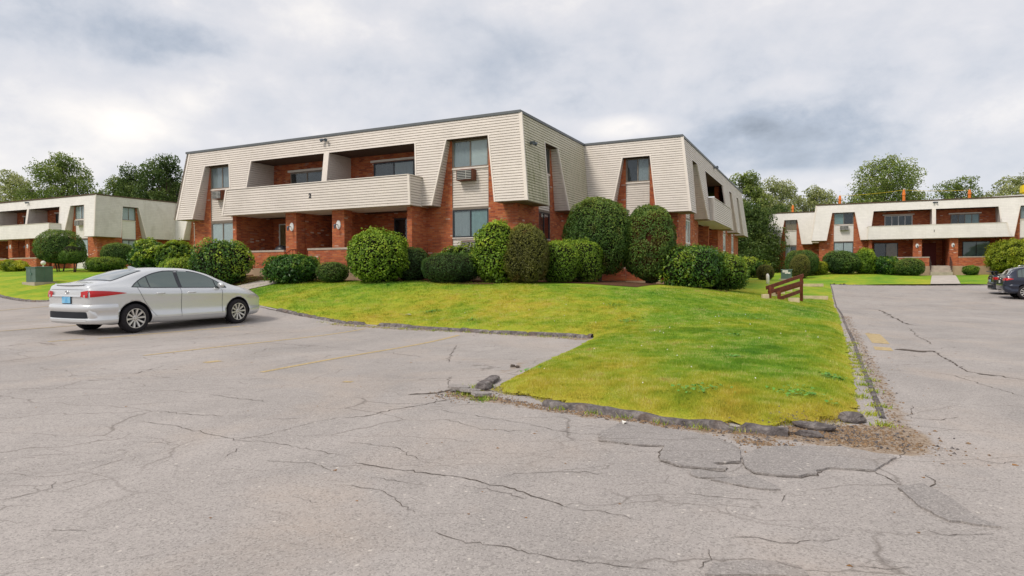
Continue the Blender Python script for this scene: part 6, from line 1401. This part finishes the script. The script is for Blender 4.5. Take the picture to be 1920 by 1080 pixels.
CHROME = simple('chrome', (.7, .7, .7), .15, .5, 1); TYRE = simple('tyre_rubber', (.018, .016, .018), .8, .3); RIM = simple('alloy_rim', (.62, .60, .56), .35, .5, .5)
pm = M('plate_blue', .4, .4); pm.color(pm.ramp(pm.noise(9, 2), [(.35, (.10, .36, .62)), (.65, (.24, .52, .72))])); PLATE = pm.mat
SILVER = paint_mat('silver_paint', (.66, .67, .675), .45, .26); BLACKP = paint_mat('black_paint', (.012, .014, .022), .2, .25); NAVY = paint_mat('dark_blue_paint', (.018, .024, .045), .35, .25)
SC = 1.05
# silver sedan heading +Y, near wheels at x about -14.1
make_car('silver_sedan', 'silver sedan parked at the lawn edge with a pale blue license plate', SEDAN, (-14.10 - .90 * SC, 9.25 + (4.64 / 2 - 1.0) * SC, .045), math.radians(90), SILVER, SC)
make_car('dark_suv', 'dark blue sport utility vehicle cut by the right picture edge', SUVP, (8.6 + 2.32 * SC, 42.9, h1(9.5, 42.9)), 0.0, NAVY, SC, roofrail=True)
make_car('black_sedan', 'black sedan with a raised rear spoiler, mostly hidden behind the dark blue vehicle', SEDAN, (8.75 + 2.32 * SC, 46.2, h1(9.5, 46.2)), 0.0, BLACKP, SC, spoiler=True)

# ---------------------------------------------------------------- street furniture
def cabinet(x, y, w, d, h, label, group, rz=0.0):
    z = h1(x, y) + .09; root = empty('transformer_cabinet', (x, y, z), label, 'utility cabinet', group, rz)
    m_ = MB(); m_.box(-w / 2 - .14, w / 2 + .14, -d / 2 - .14, d / 2 + .14, -.15, .09); m_.build('pad', MAT['concrete'], root)
    m_ = MB(); m_.box(-w / 2, w / 2, -d / 2, d / 2, .091, h * .93); m_.build('box', MAT['green_metal'], root, bevel=.012)
    m_ = MB(); m_.hexa([(-w / 2 - .03, -d / 2 - .03, h * .931), (w / 2 + .03, -d / 2 - .03, h * .931), (w / 2 + .03, d / 2 + .02, h * .931), (-w / 2 - .03, d / 2 + .02, h * .931), (-w / 2 - .03, -d / 2 - .03, h * .96), (w / 2 + .03, -d / 2 - .03, h * .96), (w / 2 + .03, d / 2 + .02, h), (-w / 2 - .03, d / 2 + .02, h)]); m_.build('lid', MAT['green_dark'], root)
    m_ = MB(); m_.box(-.006, .006, -d / 2 - .012, -d / 2 - .001, .12, h * .9); m_.box(-w / 2 + .03, w / 2 - .03, -d / 2 - .010, -d / 2 - .001, h * .86, h * .875)
    m_.box(.05, .11, -d / 2 - .04, -d / 2 - .002, h * .5, h * .62); m_.box(w / 2 + .001, w / 2 + .01, -.006, .006, .12, h * .88); m_.build('latch', MAT['green_dark'], root)
    return root
cabinet(-41.15, 21.2, .90, .95, 1.0, 'green utility cabinet on a concrete pad left of the silver sedan', 'green utility cabinets', .05)
xr_ = cabinet(-2.7, 55.6, .78, .75, .85, 'small green utility cabinet with pale paint peeling off, near the wooden rail', 'green utility cabinets')
m_ = MB(); m_.box(-.28, .12, -.40, -.382, .60, .80); m_.box(-.1, .30, -.395, -.383, .5, .62); m_.box(-.3, .32, -.3, .25, .852, .858); o = m_.build('paint_patch', MAT['pvc'], xr_); 
m_ = MB(); m_.sphere((0, 0, .62), .14, 16); m_.tube([(0, 0, -.1), (0, 0, .5)], .035, 8)
o = m_.build('vent_pipe', MAT['pvc'], smooth=True, loc=(-44.08, 22.93, 1.0)); o.location.z = 1.46; 
m2 = MB(); m2.tube([(0, 0, -1.0), (0, 0, 0)], .04, 8); m2.build('post', MAT['pvc'], o); tag(o, 'white round capped pipe showing above the left green utility cabinet', 'vent pipe')
m_ = MB(); m_.tube([(0, 0, -.1), (0, .0, .52), (-.02, .0, .60)], [.11, .10, .085], 12); m_.sphere((-.02, 0, .60), .085, 12)
o = m_.build('marker_post', MAT['pvc'], smooth=True, loc=(-3.25, 44.0, h1(-3.25, 44) + .08)); tag(o, 'short white leaning marker post on the grass left of the wooden rail', 'marker post')

# timber steps with a stained rail
RB = {'base': (-0.78, 27.24, 0.23), 'posts': [((-0.78, 27.24, 0.08), (-0.79, 27.24, 1.24)), ((-1.79, 25.23, 0.28), (-1.79, 25.23, 0.86)), ((-1.48, 25.36, 0.23), (-1.48, 25.36, 0.7)), ((-2.36, 35.43, 0.09), (-2.37, 35.43, 0.69))], 'rails': [((-0.72, 27.16, 1.26), (-1.9, 25.07, 0.81)), ((-0.73, 27.15, 1.0), (-1.83, 25.1, 0.64)), ((-0.84, 27.32, 0.88), (-2.36, 35.32, 0.26)), ((-0.83, 27.11, 0.64), (-1.45, 25.27, 0.42))], 't0': (-1.56, 32.65, 0.13), 'treads': [((-1.21, 44.41, 0.49), (-0.06, 44.97, 0.5), 0.18853333333333402), ((-0.89, 33.42, 0.12), (0.16, 33.94, 0.1), 0.14186666666666672), ((-1.13, 25.04, 0.32), (-0.81, 25.2, 0.32), 0.1532000000000001), ((-1.64, 40.97, 0.39), (-1.31, 41.13, 0.4), 0.25000000000000067), ((-1.92, 38.55, 0.31), (-1.62, 38.69, 0.33), 0.23633333333333384), ((-2.06, 36.36, 0.25), (-1.88, 36.45, 0.26), 0.22366666666666704), ((-2.36, 34.04, 0.21), (-2.11, 34.17, 0.22), 0.2106666666666669), ((-1.97, 24.25, 0.46), (-1.77, 24.35, 0.47), 0.15093333333333345)]}
root = empty('wooden_railing', RB['base'], 'red brown wooden handrail beside the timber steps at the edge of the right lawn', 'railing')
bx_, by_, bz_ = RB['base']
for a, b in RB['posts']:
    m_ = MB(); m_.bar([a[i] - RB['base'][i] for i in range(3)], [b[i] - RB['base'][i] for i in range(3)], .115); m_.build('post', MAT['stain_wood'], root, bevel=.006)
for a, b in RB['rails']:
    m_ = MB(); m_.bar([a[i] - RB['base'][i] for i in range(3)], [b[i] - RB['base'][i] for i in range(3)], .05, .13); m_.build('rail', MAT['stain_wood'], root, bevel=.004)
root = empty('timber_steps', tuple(RB['t0']), 'pale weathered timber treads set in the grass around the wooden handrail', 'steps')
for a, b, w in RB['treads']:
    m_ = MB(); m_.bar([a[i] - RB['t0'][i] + (.05 if i == 2 else 0) for i in range(3)], [b[i] - RB['t0'][i] + (.05 if i == 2 else 0) for i in range(3)], w, .18); m_.build('tread', MAT['timber'], root, bevel=.008)

# warning line on the right roof
zr = 7.33 + .25
STANDS = [(-3.1, 75.6, 1.05), (1.3, 68.2, 1.05), (6.5, 68.2, 1.30), (11.45, 68.2, 1.0)]
WHERE = ['on the roof of the right building wing, farthest left', 'on the right roof above the first window bay', 'on the right roof above the balcony divider, the tallest', 'on the right roof above the second balcony opening']
for (x, y, h_), wh in zip(STANDS, WHERE):
    m_ = MB(); m_.lathe((0, 0, 0), (0, 0, 1), [(0, 0), (.28, 0), (.28, .05), (.13, .10), (.11, h_ * .6), (.15, h_ * .62), (.08, h_), (0, h_)], 12); o = m_.build('safety_stand', MAT['orange'], loc=(x, y, zr), smooth=False)
    m2 = MB(); m2.tube([(0, 0, h_), (0, 0, h_ + .12)], .035, 6); m2.build('hook', MAT['pvc'], o); tag(o, 'orange warning line stand ' + wh, 'safety stand', 'orange stands on the right roof')
m_ = MB()
for (x0, y0_, h0), (x1, y1_, h1_) in zip(STANDS[1:-1], STANDS[2:]):
    pts = [(x0 + (x1 - x0) * t, y0_ + (y1_ - y0_) * t, zr + (h0 + (h1_ - h0) * t) - .02 - .35 * t * (1 - t)) for t in np.linspace(0, 1, 12)]; m_.tube(pts, .012, 5, cap=False)
o = m_.build('warning_rope', MAT['yellow']); tag(o, 'yellow warning rope strung between the orange roof stands', 'rope')
m_ = MB(); m_.box(-.45, .45, -.4, .4, .35, .95); m_.box(-.40, .40, -.35, .35, .951, 1.0); m_.box(-.3, .3, -.3, .3, .18, .349); o = m_.build('yellow_crate', MAT['yellow'], loc=(15.7, 69.0, zr + .25), bevel=.02); tag(o, 'yellow plastic box standing on a pale board on the right roof', 'box')
m_ = MB(); m_.box(-2.0, 2.2, -.3, .3, 0, .14); o = m_.build('board', MAT['pvc'], loc=(15.2, 69.0, zr + .29)); o.rotation_euler = (0, -.03, 0); m2 = MB(); m2.box(-.9, -.75, -.2, .2, -.29, 0); m2.box(1.3, 1.45, -.2, .2, -.29, 0); m2.build('support', MAT['orange'], o); tag(o, 'long pale board under the yellow box on the right roof', 'board')

# things on the balconies and porch
m_ = MB(); m_.sphere((0, 0, .45), .36, 16, 0, (1, .8, .75)); 
for k in range(4): a = math.radians(45 + 90 * k); m_.tube([(.1 * math.cos(a), .1 * math.sin(a), .3), (.3 * math.cos(a), .3 * math.sin(a), -.0)], .018, 6)
o = m_.build('kettle_grill', MAT['black'], smooth=True, loc=(-22.4, 21.6, 1.66 + .30)); 
tag(o, 'dark round barbecue on the left porch of the central building', 'barbecue')
m_ = MB()
for (x, y) in ((-.35, -.3), (.35, -.3), (.35, .3), (-.35, .3)): m_.tube([(x, y, 0), (x, y, .95 if y > 0 else .45)], .02, 6)
m_.box(-.38, .38, -.33, .33, .44, .47); m_.box(-.38, .38, .28, .31, .5, .98); o = m_.build('balcony_chair', MAT['ac_grille'], loc=(-23.0, 21.9, 4.225)); tag(o, 'grey chair back just showing over the parapet of the central balcony', 'chair')
bpy.context.view_layer.update()
